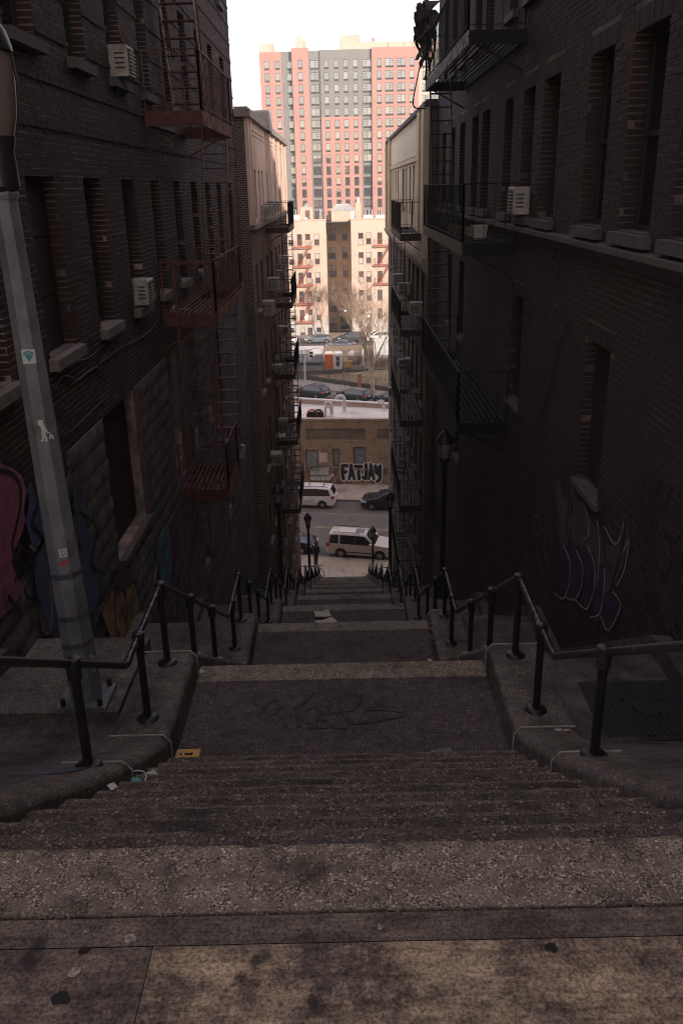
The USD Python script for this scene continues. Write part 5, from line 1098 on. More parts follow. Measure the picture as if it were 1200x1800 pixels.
# ------------------------------------------------------------------ the tower
TY = 250.
pink = M_brick('tower_pink', (.42, .22, .18), (.385, .195, .16), (.41, .235, .195), 'y', bw=.4, bh=.13, ms=.015, stain=(.35, .175, .14), ss=.12, s0=.5, s1=.85, bump=.2)
greyp = M('tower_grey', (.20, .195, .185), (.18, .175, .165), .3); greyd = M('tower_grey_joint', (.15, .145, .14)); peach = M('tower_peach', (.58, .42, .34), (.52, .37, .3), .3)
tf = M('tower_frame', (.06, .055, .055), (.045, .042, .042), 2.); tg1 = M_glass('tower_glass', (.03, .028, .028), .3, .02); tg2 = M_glass('tower_glass_blind', (.12, .105, .1), .3, .02)
TW = thing('apartment_tower', 'tall pink and grey apartment tower filling the sky at the end of the view', 'building', (0, TY, SZ))
tx = lambda px, y=TY: aty(px, 110, y)[0]; tz = lambda py, y=TY: aty(600, py, y)[2]
TOP = tz(88)
mid = tz(204.5)
segs = [('pink', 456, 494, .3, TOP), ('grey', 494, 513, -.7, TOP + .15), ('pink', 513, 542, .9, TOP + .7), ('grey', 542, 562, -.5, TOP + .2), ('mixed', 562, 634, 0., TOP + .25), ('grey', 634, 653, -.5, TOP + .25), ('pink', 653, 736, .5, TOP + .5), ('peach', 736, 743, -1.6, TOP + .3), ('peach', 743, 760, -2.2, TOP + .3), ('grey', 760, 800, -2.4, TOP + .3), ('pink', 800, 860, -.2, TOP + .3)]
rowz = [tz(112) - 2.87 * k for k in range(19)]
cols = {'n': [468.3, 487, 507.5, 527.5, 573, 590.5, 607, 624, 666, 723.5], 'w': [552, 644.5, 684, 705, 748, 776]}
allw = [(px, .62) for px in cols['n']] + [(px, 1.12) for px in cols['w']]
for c_, a, b, off, top in segs:
    y = TY - off; x0, x1 = tx(a), tx(b); parts_ = [(SZ, top, c_)] if c_ != 'mixed' else [(SZ, mid, 'pink'), (mid + .004, top, 'grey')]
    for z0, z1, cc in parts_:
        m = mbox(x0, y, z0, x1, TY + 14, z1)
        for px, w in allw:
            if a < px < b:
                for z in rowz:
                    if z0 - .5 < z < z1: m = m - mbox(tx(px) - w, y - 1, z - 1.08, tx(px) + w, y + .22, z + 1.08)
        MB().mani(m).build('wall', {'pink': pink, 'grey': greyp, 'peach': peach}[cc], TW)
        if cc == 'grey' and b - a > 60:
            for z in (rowz[k] + 1.5 for k in range(5)): MB().box(x0 + .02, y - .012, z, x1 - .02, y - .001, z + .05).build('panel_joint', greyd, TW)
        if cc == 'pink':
            for z in rowz[:16]:
                if z0 < z < z1 - 3: MB().box(x0 + (x1 - x0) * .5 - .09, y - .03, z + 1.35, x0 + (x1 - x0) * .5 + .09, y - .001, z + 1.53).build('vent_cap', tf, TW)
    for px, w in allw:
        if a < px < b:
            for k, z in enumerate(rowz):
                if z < tz(392): continue
                xx = tx(px); m = MB(); yy = y + .1
                m.box(xx - w, yy, z - 1.08, xx + w, yy + .08, z - .58)
                for p, q, r_, t_ in ((xx - w, xx - w + .07, z - .579, z + 1.08), (xx + w - .07, xx + w, z - .579, z + 1.08), (xx - w + .07, xx + w - .07, z + 1.0, z + 1.08)): m.box(p, yy, r_, q, yy + .08, t_)
                if w > 1:
                    s_ = -1 if px in (644.5, 705) else 1; xm = xx + s_ * .12; m.box(xm - .05, yy, z - .579, xm + .05, yy + .08, z + 1.0)
                    e0, e1 = sorted((xm + s_ * .05, xx + s_ * (w - .07))); m.box(e0, yy, z - .05, e1, yy + .08, z + .03); m.box(e0, yy, z + .5, e1, yy + .08, z + .58)
                wn_ = m.build('window', tf, TW)
                MB().box(xx - w + .07, yy + .04, z - .58, xx + w - .07, yy + .06, z + 1.0).build('pane', tg2 if (k * 5 + int(px)) % 4 == 0 else tg1, wn_)
for (px0, px1, py), nm in zip(((456.5, 481, 72), (519, 537.5, 68.5), (597, 632.5, 60), (632.5, 770, 73)), ('roof_block',) * 4):
    MB().box(tx(px0), TY + 1., TOP, tx(px1), TY + 6, tz(py)).build(nm, peach, TW)
x = tx(527); z = tz(68.5); MB().lathe([(0, 0), (.75, .05), (.75, .35), (0, .4)], (x, TY + 1.2, z + .75), 16, 'y').build('round_fan', peach, TW)
for px, py in ((479.5, 68), (538, 63), (631, 52)):
    m = MB(); x = tx(px); z1 = tz(py); z0 = z1 - 2.8
    for dx in (-.3, .3): m.bar((x + dx, TY + .9, z0), (x + dx, TY + .9, z1), .06)
    for k in range(5): m.bar((x - .3, TY + .9, z0 + k * .7), (x + .3, TY + .9, z0 + k * .7), .05)
    m.build('roof_ladder', M('galvanised', (.5, .48, .46), (.42, .4, .38), 3., rough=.4, metallic=.3), TW)
m = MB(); x = tx(654); m.box(x - .9, TY + 2, tz(73), x + .9, TY + 4, tz(71)); m.build('roof_plant', peach, TW)
m = MB(); m.box(x - .1, TY + 2.4, tz(71), x + .8, TY + 3.4, tz(64.5)); m.build('roof_plant', pink, TW)
for px in (679, 688, 696, 706, 713, 722): x = tx(px); MB().bar((x, TY + 2, tz(73)), (x, TY + 2, tz(65)), .05).build('aerial', greyd, TW)
for px in (682, 711): x = tx(px); MB().box(x - .06, TY + .97, TOP, x + .06, TY + .999, tz(73.4)).build('downpipe', greyd, TW)

# ------------------------------------------------------------------ trees
bark_p = M('plane_bark', (.42, .31, .21), (.22, .16, .11), 3., detail=6, stain=((.1, .08, .065), 1.5, .52, .7)); bark_b = M('twig_bark', (.27, .175, .115), (.17, .115, .08), 3.)
def bare_tree(name, label, base, h, r, seed, mat, lean=(0, 0), spread=.55, depth=6, trunk=.34, dens=3, twig=None, asym=(0, 0)):
    rs = np.random.default_rng(seed); t = thing(name, label, 'tree', base, group='bare trees beyond the white roof')
    tr, cr = MB(), MB(); base = np.array(base, float)
    def grow(p, d, L, rad, k):
        n = 4; pts = [p]; q = p.copy(); dd = d.copy()
        for _ in range(n): dd = dd + rs.normal(0, .13 if k else .05, 3) + (0, 0, .05); dd /= np.linalg.norm(dd); q = q + dd * L / n; pts.append(q.copy())
        e = rad * (.68 if k < depth else .4)
        (tr if k < 1 else cr).tube(pts, np.linspace(rad, e, n + 1), 8 if k < 2 else 5 if k < 3 else 3)
        if k >= depth: return
        for i in range(dens if k else dens + 2):
            a = rs.uniform(0, 2 * PI); f = rs.uniform(.45, 1.0) if i else 1.0
            j = min(n, max(1, int(round(f * n)))); side = np.array([math.cos(a) + asym[0], math.sin(a) + asym[1], 0.])
            nd = dd * (1.0 if i else 1.3) + side * spread * rs.uniform(.6, 1.3) + np.array([0, 0, rs.uniform(-.1, .25)]); nd /= np.linalg.norm(nd)
            grow(pts[j], nd, L * rs.uniform(.55, .85), max(.016, e * rs.uniform(.55, .8)), k + 1)
    d0 = np.array([lean[0], lean[1], 1.]); d0 /= np.linalg.norm(d0)
    grow(base - (0, 0, .2), d0, h * trunk, r, 0)
    tr.build('trunk', mat, t, smooth=50); tag(cr.build('crown', twig or mat, t), kind='stuff')
    return t
g = GZ
b = atz(655, 697, GZ); bare_tree('plane_tree', 'tall bare plane tree with mottled pale bark and spreading limbs right of the brick pier', (b[0], b[1], GZ), 13.5, .27, 14, bark_p, lean=(-.02, .03), spread=.55, depth=6, trunk=.36, dens=3)
b = atz(648, 650, YZ); bare_tree('plane_tree', 'second leaning bare tree whose crown covers the right wing of the pale house', (b[0] + 2.2, 124, YZ), 11.5, .16, 21, bark_p, lean=(-.12, .05), spread=.55, depth=5, trunk=.3, dens=3, twig=bark_p)
bare_tree('court_tree', 'reddish twiggy bare tree growing in front of the brown court of the pale house', (aty(600, 590, 147.7)[0] + 1.9, 147.7, -21.6), 12.5, .16, 5, bark_b, spread=.55, depth=6, trunk=.25, dens=3)
bare_tree('court_tree', 'thin bare tree leaning left of the brown court of the pale house', (aty(573, 590, 147.7)[0] - .2, 147.7, -21.6), 10.5, .12, 8, bark_b, lean=(-.12, 0), spread=.5, depth=5, trunk=.3, dens=3)
def bush(label, px, py, z, r, h, seed):
    rs = np.random.default_rng(seed); b = atz(px, py, z); m = MB()
    for _ in range(110):
        a = rs.uniform(0, 2 * PI); q = rs.uniform(0, .5); p0 = b + (q * r * math.cos(a), q * r * math.sin(a), -.1); p1 = b + (r * math.cos(a) * rs.uniform(.4, 1.2), r * math.sin(a) * rs.uniform(.4, 1.2), h * rs.uniform(.5, 1.))
        m.tube([p0, (p0 + p1) / 2 + rs.normal(0, .1, 3), p1], [.02, .013, .006], 3)
        for _ in range(2): m.tube([(p0 + p1) / 2, p1 + rs.normal(0, .3, 3)], [.01, .005], 3)
    tag(m.build('bramble_bush', bark_b, None), label, 'bush')
bush('leafless bramble bush right of the wheeled yellow bins', 626, 641, YZ, 1.4, 1.9, 1); bush('leafless bush at the left end of the grey trailer', 514, 641, YZ, 1.2, 1.7, 2); bush('leafless thicket behind the bare plane tree trunk', 668, 645, YZ, 1.8, 2.0, 3); bush('leafless bush between the yellow bins and the white trailer', 645, 636, YZ, 1.5, 2.2, 4)

# ------------------------------------------------------------------ lanterns along the stairs
lamp_black = M('lamp_black', (.02, .018, .02), (.013, .012, .013), 8., rough=.4, spec=.5)
globe_m = M('milky_lens', (.33, .27, .235), (.27, .22, .19), 2., rough=.25, spec=.5)
def stair_lamp(label, loc, h=4.1, proto=[]):
    t = thing('stair_lamp', label, 'street lamp', loc, local=True, group='black lanterns along the stairs')
    m = MB(); m.lathe([(0, -.6), (.2, -.6), (.2, .12), (.17, .16), (.15, .5), (.12, .58), (.1, .66)], n=12); m.build('pedestal', lamp_black, t, smooth=35)
    m = MB(); m.lathe([(.085, .6), (.065, h - 1.0), (.09, h - .97), (.09, h - .9), (.06, h - .86), (.1, h - .8)], n=10); m.build('post', lamp_black, t, smooth=35)
    m = MB(); m.lathe([(.1, h - .8), (.15, h - .78), (.15, h - .7), (.13, h - .66)], n=14); m.build('collar', lamp_black, t, smooth=35)
    m = MB(); m.lathe([(.125, h - .68), (.165, h - .5), (.2, h - .3), (.2, h - .26)], n=16); m.build('lens', globe_m, t, smooth=True)
    m = MB()
    for k in range(4):
        a = PI / 4 + k * PI / 2; m.tube([(math.cos(a) * r, math.sin(a) * r, z) for r, z in ((.14, h - .7), (.178, h - .5), (.212, h - .28))], .012, 5)
    m.build('cage_bar', lamp_black, t)
    m = MB(); m.lathe([(.2, h - .27), (.25, h - .26), (.25, h - .22), (.2, h - .12), (.13, h - .05), (.12, h - .01), (.07, h + .03), (.03, h + .06), (.035, h + .1), (0, h + .16)], n=16); m.build('cap', lamp_black, t, smooth=40)
    return t
stair_lamp('black lantern with milky lens beside the right wall, halfway up the stairs', (2.62, 21.6, cheek_top(21.6) - .1), 4.75)
stair_lamp('black lantern against the lower left brick wall under the fire escape', (-2.6, 30.2, cheek_top(30.2) - .1), 4.75)
stair_lamp('tall black lantern in front of the right corner of the view, low on the stairs', (2.08, 38.4, cheek_top(38.4) - .1), 4.75)
stair_lamp('black lantern left of the foot of the stairs beside the walking person', (-2.3, 46.2, cheek_top(46.2) - .1), 4.3)
stair_lamp('black lantern right of the foot of the stairs in front of the silver SUV', (1.62, 50.75, SZ), 4.0)
# hooped guard rail at the foot of the stairs
gr = thing('hoop_rail', 'black curved guard rail round the left foot of the stairs', 'railing', (-2.4, 51., SZ))
m = MB(); m.tube(curve([(-3.3, 51.6, SZ + .95), (-2.5, 51.6, SZ + .97), (-1.9, 51.3, SZ + .95), (-1.62, 50.8, SZ + .85), (-1.6, 50.4, SZ + .7)], 5), .03, 8); m.build('top_rail', lamp_black, gr, smooth=True)
for x, y in ((-3.2, 51.6), (-2.5, 51.6), (-1.9, 51.3), (-1.62, 50.8)): MB().tube([(x, y, SZ), (x, y, SZ + .94)], .022, 6).build('post', lamp_black, gr)
gr = thing('hoop_rail', 'black guard rail right of the foot of the stairs', 'railing', (2., 51.2, SZ))
MB().tube([(1.7, 50.9, SZ + .9), (2.3, 51.3, SZ + .9), (2.7, 51.3, SZ + .9)], .03, 8).build('top_rail', lamp_black, gr)
for x, y in ((1.75, 50.92), (2.3, 51.3)): MB().tube([(x, y, SZ), (x, y, SZ + .9)], .022, 6).build('post', lamp_black, gr)

# the grey octagonal post close by
zinc = M('grey_post_paint', (.16, .157, .168), (.115, .113, .123), 3., detail=6, rough=.5, spec=.35, bump=.1, bscale=80, stain=((.085, .075, .075), 5., .52, .7))
px_, py_ = -2.22, 6.13
SL = thing('street_lamp', 'grey octagonal lamp post with stickers and a dark lantern beside the left railing', 'street lamp', (px_, py_, -1.5))
tp = 2.50
lx = -.055
def ax(z): k = (z + 1.5) / 4.0; return (px_ + lx * k, py_)
m = MB(); R0, R1_ = .138, .088
m.rings([[(ax(z)[0] + r * math.cos(PI / 8 + k * PI / 4 + .25), ax(z)[1] + r * math.sin(PI / 8 + k * PI / 4 + .25), z) for k in range(8)] for z, r in ((-1.46, R0), (tp, R1_))]); m.build('post', zinc, SL)
MB().mani(manifold3d.Manifold.hull_points([(px_ + math.cos(a) * .26 + dx, py_ + math.sin(a) * .26, z) for a in np.linspace(PI / 4, 2 * PI + PI / 4, 5)[:4] for z in (-1.5, -1.455) for dx in (-.02, .02)])).build('base_plate', zinc, SL)
for a in np.linspace(PI / 4, 2 * PI + PI / 4, 5)[:4]: MB().lathe([(0, -1.39), (.022, -1.39), (.022, -1.46)], (px_ + math.cos(a) * .215, py_ + math.sin(a) * .215, 0), 6).build('anchor_bolt', iron, SL)
cx, cy = ax(tp)
MB().lathe([(.1, tp - .03), (.105, tp), (.1, tp + .02)], (cx, cy, 0), 8, rot=PI / 8 + .25).build('post_rim', zinc, SL)
MB().lathe([(.09, tp + .01), (.118, tp + .05), (.112, tp + .28), (.13, tp + .33), (.13, tp + .36)], (cx, cy, 0), 20).build('fitter', lamp_black, SL, smooth=35)
MB().lathe([(.128, tp + .36), (.165, tp + .5), (.182, tp + .68), (.178, tp + .82), (.17, tp + .86)], (cx, cy, 0), 28).build('lens', M('dusty_lens', (.19, .15, .13), (.13, .105, .095), 5., rough=.3, spec=.5, stretch=(1, 1, .3)), SL, smooth=True)
m = MB()
for k in range(4):
    a = .1 + k * PI / 2; m.tube([(cx + math.cos(a) * r, cy + math.sin(a) * r, z) for r, z in ((.14, tp + .36), (.176, tp + .5), (.193, tp + .68), (.18, tp + .86))], .009, 6)
m.build('cage_bar', lamp_black, SL)
MB().lathe([(.172, tp + .85), (.192, tp + .86), (.19, tp + .89), (.165, tp + .98), (.11, tp + 1.06), (.05, tp + 1.1), (.02, tp + 1.12), (.024, tp + 1.16), (0, tp + 1.2)], (cx, cy, 0), 28).build('cap', lamp_black, SL, smooth=40)
def facing(z, d, n0=None):
    """a point and axes on the post's camera side at height z, turned d radians about the post"""
    c = np.array([*ax(z), z]); f = CAM - c; f[2] = 0; f /= np.linalg.norm(f); a = math.atan2(f[1], f[0]) + d
    k0 = round((a - .25) / (PI / 4)); a = .25 + k0 * PI / 4                      # centre of the nearest flat
    r = (R0 + (R1_ - R0) * (z + 1.5) / 4.) * math.cos(PI / 8); n = np.array([math.cos(a), math.sin(a), (R0 - R1_) / 4.]); u = np.array([-math.sin(a), math.cos(a), 0]); u = u if u[0] > 0 else -u
    return c + n * (r + .0015), u, np.array([lx / 4, 0, 1.]), n
def sticker(z, du, shape, mat, nm, d=0., lift=0., parent=SL):
    c, u, v, n = facing(z, d); return MB().flat(shape, .0012, lambda a, b, w: c + (np.asarray(a)[:, None] + du) * u + np.asarray(b)[:, None] * v + (w[:, None] + lift) * n).build(nm, mat, parent)
paper = M('sticker_paper', (.5, .5, .47), (.4, .4, .38), 6.); teal = M('sticker_teal', (.07, .28, .27), (.05, .2, .2), 6.); redink = M('sticker_red', (.4, .06, .03), (.28, .05, .03), 6.)
z_ = 1.42
sticker(z_, .0, sbox(-.04, -.045, .04, .045).buffer(.006), paper, 'teal_sticker')
m_ = unary_union([stroke([(.0, -.035), (x, .026 - abs(x) * .3)], w=.007) for x in (-.03, -.02, -.01, 0, .01, .02, .03)] + [stroke(curve([(-.032, .022), (0, .036), (.032, .022)], 4), w=.01)])
sticker(z_, .0, m_, teal, 'shell_print', lift=.0013)
fig = unary_union([stroke([(0, .06), (.005, .02), (.0, -.01)], w=.028), sbox(-.02, .06, .005, .09).buffer(.006), stroke([(.0, -.01), (-.012, -.06), (-.02, -.06)], w=.014), stroke([(.004, -.01), (.016, -.06), (.008, -.062)], w=.014), stroke([(.01, .04), (.03, .0), (.045, -.005)], w=.011), stroke([(.042, -.045), (.05, -.02), (.062, -.03), (.064, -.05)], w=.012)])
sticker(.86, .012, fig, paper, 'torn_white_figure')
sticker(-.10, .012, sbox(-.032, -.035, .03, .035), paper, 'white_sticker', d=.0)
sticker(-.10, .012, unary_union([stroke(curve([(-.02, .02), (.0, .025), (-.01, .0), (.005, -.02), (-.018, -.02)], 4), w=.004), stroke(curve([(.008, .02), (.02, .01), (.01, -.005), (.024, -.02)], 4), w=.004)]), lamp_black, 'scrawl', lift=.0013)
sticker(-.185, .012, unary_union([stroke([(-.03, 0), (.02, .006)], w=.02), stroke([(-.01, .018), (.015, -.016)], w=.014), stroke([(-.02, -.012), (.01, .016)], w=.012)]), redink, 'red_sticker')
for z in (-.31, -.68, -.93):
    c = ax(z); r = R0 + (R1_ - R0) * (z + 1.5) / 4. + .003
    MB().rings([[(c[0] + r * math.cos(PI / 8 + k * PI / 4 + .25), c[1] + r * math.sin(PI / 8 + k * PI / 4 + .25), zz + .012 * math.cos(k)) for k in range(8)] for zz in (z - .022, z + .022)]).build('tape_band', M('dark_tape', (.075, .072, .075), (.05, .048, .05), 8., rough=.5), SL)
c, u, v, n = facing(-1.12, .8)
MB().lathe([(0, .012), (.055, .012), (.07, 0), (.07, -.03)], (0, 0, 0), 20, 'y').move(lambda q: c + q[:, [0]] * n * .6 + q[:, [1]] * n + q[:, [0]] * u * .6 + q[:, [2]] * np.array([0, 0, 1.3])).build('hand_hole_cover', zinc, SL)

# ------------------------------------------------------------------ person on the pavement
def figure():
    J = dict(pel=(0, 0, .93), chest=(0, -.02, 1.28), neck=(0, .0, 1.47), head=(.0, .03, 1.6), hl=(-.09, 0, .9), hr=(.09, 0, .9), kl=(-.1, .10, .5), kr=(.1, -.06, .49), al=(-.1, -.02, .09), ar=(.12, -.24, .12), tl=(-.11, .16, .05), tr=(.12, -.1, .05),
             sl=(-.19, 0, 1.4), sr=(.19, 0, 1.4), el=(-.27, .02, 1.13), er=(.26, -.06, 1.13), wl=(-.22, .16, .95), wr=(.22, .12, 1.0))
    R = dict(pel=.15, chest=.165, neck=.06, head=.1, hl=.1, hr=.1, kl=.065, kr=.065, al=.045, ar=.045, tl=.04, tr=.04, sl=.075, sr=.075, el=.055, er=.055, wl=.042, wr=.042)
    def bone(*n, k=1.): return manifold3d.Manifold.batch_hull([manifold3d.Manifold.sphere(R[i] * k, 20).translate(J[i]) for i in n])
    return J, R, bone
J, Rr, bone = figure()
pb = (-2.22, 53.85, SZ)
def smooth_mesh(parts, it=8):
    m = parts[0]
    for p in parts[1:]: m = m + p
    m = m.refine_to_length(.035).to_mesh(); t_ = trimesh.Trimesh(m.vert_properties[:, :3], m.tri_verts); trimesh.smoothing.filter_taubin(t_, iterations=it); return t_
pe = thing('person', 'person in a dark jacket, dark trousers and white shoes walking on the near pavement', 'person', pb, rz=-.35, local=True)
skin_m = M('skin', (.3, .17, .11), (.26, .15, .1), 5.); coat = M('dark_jacket', (.022, .02, .023), (.014, .013, .015), 6.); jeans = M('dark_jeans', (.03, .03, .038), (.02, .02, .026), 6.); hair_m = M('dark_hair', (.02, .015, .012), (.013, .01, .009), 20.)
hands = [manifold3d.Manifold.batch_hull([manifold3d.Manifold.sphere(.035, 12).translate(J[w]), manifold3d.Manifold.sphere(.03, 12).translate(tuple(np.array(J[w]) + (0, .05, -.05)))]) for w in ('wl', 'wr')]
fing = [manifold3d.Manifold.batch_hull([manifold3d.Manifold.sphere(.011, 8).translate(tuple(np.array(J[w]) + (dx, .05, -.05))), manifold3d.Manifold.sphere(.009, 8).translate(tuple(np.array(J[w]) + (dx, .09, -.11 - dz)))]) for w in ('wl', 'wr') for dx, dz in ((-.027, .0), (-.009, .012), (.009, .008), (.027, -.01))]
face = [manifold3d.Manifold.sphere(.095, 24).scale([.8, .95, 1.12]).translate(J['head']), manifold3d.Manifold.sphere(.016, 10).translate((0, J['head'][1] + .095, 1.59)), manifold3d.Manifold.sphere(.02, 10).translate((.078, .03, 1.6)), manifold3d.Manifold.sphere(.02, 10).translate((-.078, .03, 1.6))]
bd = smooth_mesh([bone('pel', 'chest'), bone('chest', 'neck'), bone('neck', 'head', k=.75), bone('hl', 'kl'), bone('hr', 'kr'), bone('kl', 'al'), bone('kr', 'ar'), bone('al', 'tl'), bone('ar', 'tr'), bone('chest', 'sl'), bone('chest', 'sr'), bone('sl', 'el'), bone('sr', 'er'), bone('el', 'wl'), bone('er', 'wr')] + hands + fing + face, 4)
MB().tm(bd).build('body', skin_m, pe, smooth=True)
MB().tm(smooth_mesh([bone('pel', 'chest', k=1.14), bone('chest', 'neck', k=1.1), bone('chest', 'sl', k=1.15), bone('chest', 'sr', k=1.15), bone('sl', 'el', k=1.35), bone('sr', 'er', k=1.35), bone('el', 'wl', k=1.3) ^ mbox(-1, -1, .99, 1, 1, 2), bone('er', 'wr', k=1.3) ^ mbox(-1, -1, 1.03, 1, 1, 2)], 5)).build('jacket', coat, pe, smooth=True)
MB().tm(smooth_mesh([bone('hl', 'kl', k=1.15), bone('hr', 'kr', k=1.15), bone('kl', 'al', k=1.25), bone('kr', 'ar', k=1.25), bone('hl', 'hr', 'pel', k=1.06)], 5)).build('trousers', jeans, pe, smooth=True)
for a, t_ in (('al', 'tl'), ('ar', 'tr')):
    p, q = np.array(J[a]), np.array(J[t_]); MB().mani(manifold3d.Manifold.batch_hull([manifold3d.Manifold.sphere(.056, 14).translate(tuple(p - (0, .03, .035))), manifold3d.Manifold.sphere(.05, 14).translate(tuple(q))])).build('shoe', M('white_shoe', (.62, .58, .55), (.5, .47, .44), 8.), pe, smooth=True)
MB().mani(manifold3d.Manifold.sphere(.108, 24).scale([.84, 1.0, 1.1]).translate((0, .012, 1.625)) - mbox(-.2, .06, 1.2, .2, .3, 1.66) - mbox(-.2, -.3, 1.2, .2, .3, 1.54)).build('hair', hair_m, pe, smooth=40)
for s in (-1, 1): MB().mani(manifold3d.Manifold.sphere(.009, 8).translate((s * .032, .118, 1.615))).build('eye', lamp_black, pe)
MB().mani(mbox(-.025, .108, 1.543, .025, .122, 1.551)).build('mouth', M('lips', (.2, .08, .06)), pe)

# ------------------------------------------------------------------ graffiti, cables and clutter on the near walls
def wallL(x0): return lambda u, v, w: np.stack([x0 + w, u, v], 1)
def wallR(x0): return lambda u, v, w: np.stack([x0 - w, u, v], 1)
def pl(pts, X): return [tuple(atx(px, py, X)[1:]) for px, py in pts]
XG = XL + .072
def blobL(name, pts, c, lift=0.): 
    P = Polygon(curve(pl(pts + [pts[0]], XL), 5)).buffer(0); MB().flat(P, .003, wallL(XG + lift)).build('graffiti_fill', c, LB)
def lineL(lines, c, w, lift=.004): [MB().flat(stroke(curve(pl(l, XL), 5), w=w), .003, wallL(XG + lift)).build('graffiti_line', c, LB) for l in lines]
def spray(name, c, wall=(.085, .07, .07)): return M('spray_' + name, c, wall, 3.2, detail=8, lo=.3, hi=.52, stain=((.05, .042, .044), 2.6, .5, .7), bump=.6, bscale=22)
magenta = spray('magenta', (.3, .075, .125)); blue = spray('blue', (.06, .08, .15), (.05, .05, .062)); ochre = spray('ochre', (.28, .16, .06)); tealp = spray('teal', (.065, .17, .21)); darkred = spray('dark_red', (.12, .035, .04)); chalk = M('spray_pale', (.3, .27, .26), (.1, .09, .09), 9., lo=.42, hi=.58); pinkp = spray('pink', (.36, .15, .18))
blobL('a', [(-40, 800), (10, 828), (38, 870), (28, 930), (8, 985), (22, 1030), (6, 1070), (-60, 1090)], magenta)
lineL([[(-30, 826), (10, 836), (24, 872), (14, 930), (8, 960), (20, 1000), (14, 1020)], [(2, 1050), (16, 1068), (24, 1078), (4, 1056)]], spray_black, .05)
lineL([[(-30, 815), (8, 826), (28, 850), (26, 900)]], pinkp, .03)
blobL('b', [(40, 850), (62, 846), (80, 900), (92, 960), (100, 1060), (86, 1108), (70, 1112), (58, 1070), (50, 1020), (44, 960), (30, 900)], blue)
blobL('c', [(118, 860), (138, 850), (142, 920), (160, 980), (164, 1050), (146, 1082), (132, 1040), (124, 960)], blue)
lineL([[(46, 850), (56, 880), (44, 920), (62, 950), (42, 985), (30, 1000)], [(62, 890), (70, 920), (60, 960)]], spray_black, .07)
lineL([[(76, 1030), (80, 1070), (76, 1108), (66, 1112), (58, 1080)], [(40, 960), (52, 968), (62, 946)]], ochre, .035)
for pts in ([(166, 1072), (182, 1046), (192, 1042), (194, 1090), (198, 1128), (186, 1122), (176, 1096)], [(194, 1050), (206, 1038), (212, 1066), (213, 1110), (204, 1134), (196, 1120)], [(213, 1034), (226, 1026), (236, 1060), (234, 1100), (220, 1124), (214, 1090)]): blobL('d', pts, ochre)
lineL([[(160, 1100), (172, 1066), (192, 1030)], [(192, 1042), (193, 1090), (199, 1134), (184, 1140), (160, 1096)], [(196, 1050), (206, 1036), (213, 1070), (214, 1120)], [(214, 1032), (228, 1024), (238, 1066), (236, 1110)], [(200, 1074), (202, 1092), (206, 1070), (209, 1090)]], spray_black, .035)
lineL([[(190, 1022), (187, 1010), (196, 1004), (201, 1012), (194, 1022)]], spray_black, .05)
blobL('e', [(270, 950), (280, 930), (290, 930), (296, 980), (292, 1020), (282, 1040), (274, 1010)], tealp)
lineL([[(268, 1000), (272, 950), (284, 926), (291, 940)], [(272, 1020), (276, 1044)]], chalk, .025)
blobL('f', [(292, 920), (298, 908), (304, 940), (305, 985), (300, 1002), (294, 970)], darkred); lineL([[(290, 920), (297, 908), (303, 920)], [(296, 998), (301, 1003), (305, 990)]], chalk, .02)
lineL([[(234, 985), (238, 1010), (236, 1030), (242, 990), (246, 984), (248, 1020)], [(252, 985), (256, 1010), (253, 1040)], [(260, 984), (265, 1000), (262, 1030), (268, 1000)]], chalk, .02)
lineL([[(60, 870), (90, 860), (120, 900), (100, 930), (130, 960)], [(130, 900), (160, 930), (150, 990), (176, 1010)], [(20, 960), (50, 990), (30, 1040), (60, 1060)], [(100, 1000), (130, 1020), (120, 1070)]], spray_black, .045, .0075)
lineL([[(150, 870), (158, 900), (150, 930), (160, 960)], [(120, 880), (128, 930), (118, 960)]], ochre, .02, .0075)
lineL([[(310, 930), (316, 960), (308, 990)], [(318, 920), (326, 950), (316, 1000), (324, 1020)], [(332, 930), (338, 980), (330, 1010)], [(352, 940), (356, 980), (350, 1020)]], chalk, .03)
lineL([[(206, 1000), (212, 985), (220, 1000), (226, 985)], [(244, 1040), (250, 1060), (246, 1080), (258, 1050), (262, 1080)]], spray_black, .03)
XGr = XR - .0085
def blobR(pts, c, lift=0.):
    P = Polygon(curve(pl(pts + [pts[0]], XR), 5)).buffer(0); MB().flat(P, .003, wallR(XGr - lift)).build('graffiti_fill', c, RB)
def lineR(lines, c, w, lift=.004): [MB().flat(stroke(curve(pl(l, XR), 5), w=w), .003, wallR(XGr - lift)).build('graffiti_line', c, RB) for l in lines]
violet = M('spray_violet', (.030, .024, .05), (.018, .015, .03), 3.); dull = M('spray_dull_brown', (.085, .055, .056), (.05, .036, .037), 2.)
blobR([(980, 822), (974, 850), (982, 905), (984, 955), (998, 958), (1006, 900), (1002, 850), (1000, 838), (988, 856)], dull)
blobR([(1004, 850), (1030, 900), (1058, 940), (1082, 960), (1100, 900), (1106, 960), (1086, 1020), (1060, 1080), (1046, 1090), (1040, 1020), (1020, 960), (1006, 958)], dull)
for pts in ([(974, 960), (992, 958), (1003, 985), (1004, 1020), (996, 1046), (980, 1040), (972, 1010)], [(1000, 958), (1016, 968), (1026, 1000), (1022, 1036), (1012, 1052), (1000, 1046), (1006, 1010)], [(1022, 958), (1038, 968), (1046, 1000), (1046, 1040), (1036, 1066), (1022, 1058), (1030, 1010)], [(1046, 1000), (1062, 990), (1064, 1030), (1056, 1075), (1044, 1080), (1046, 1040)], [(1064, 1050), (1074, 1036), (1088, 1060), (1086, 1084), (1072, 1104), (1060, 1080)]): blobR(pts, violet, .004)
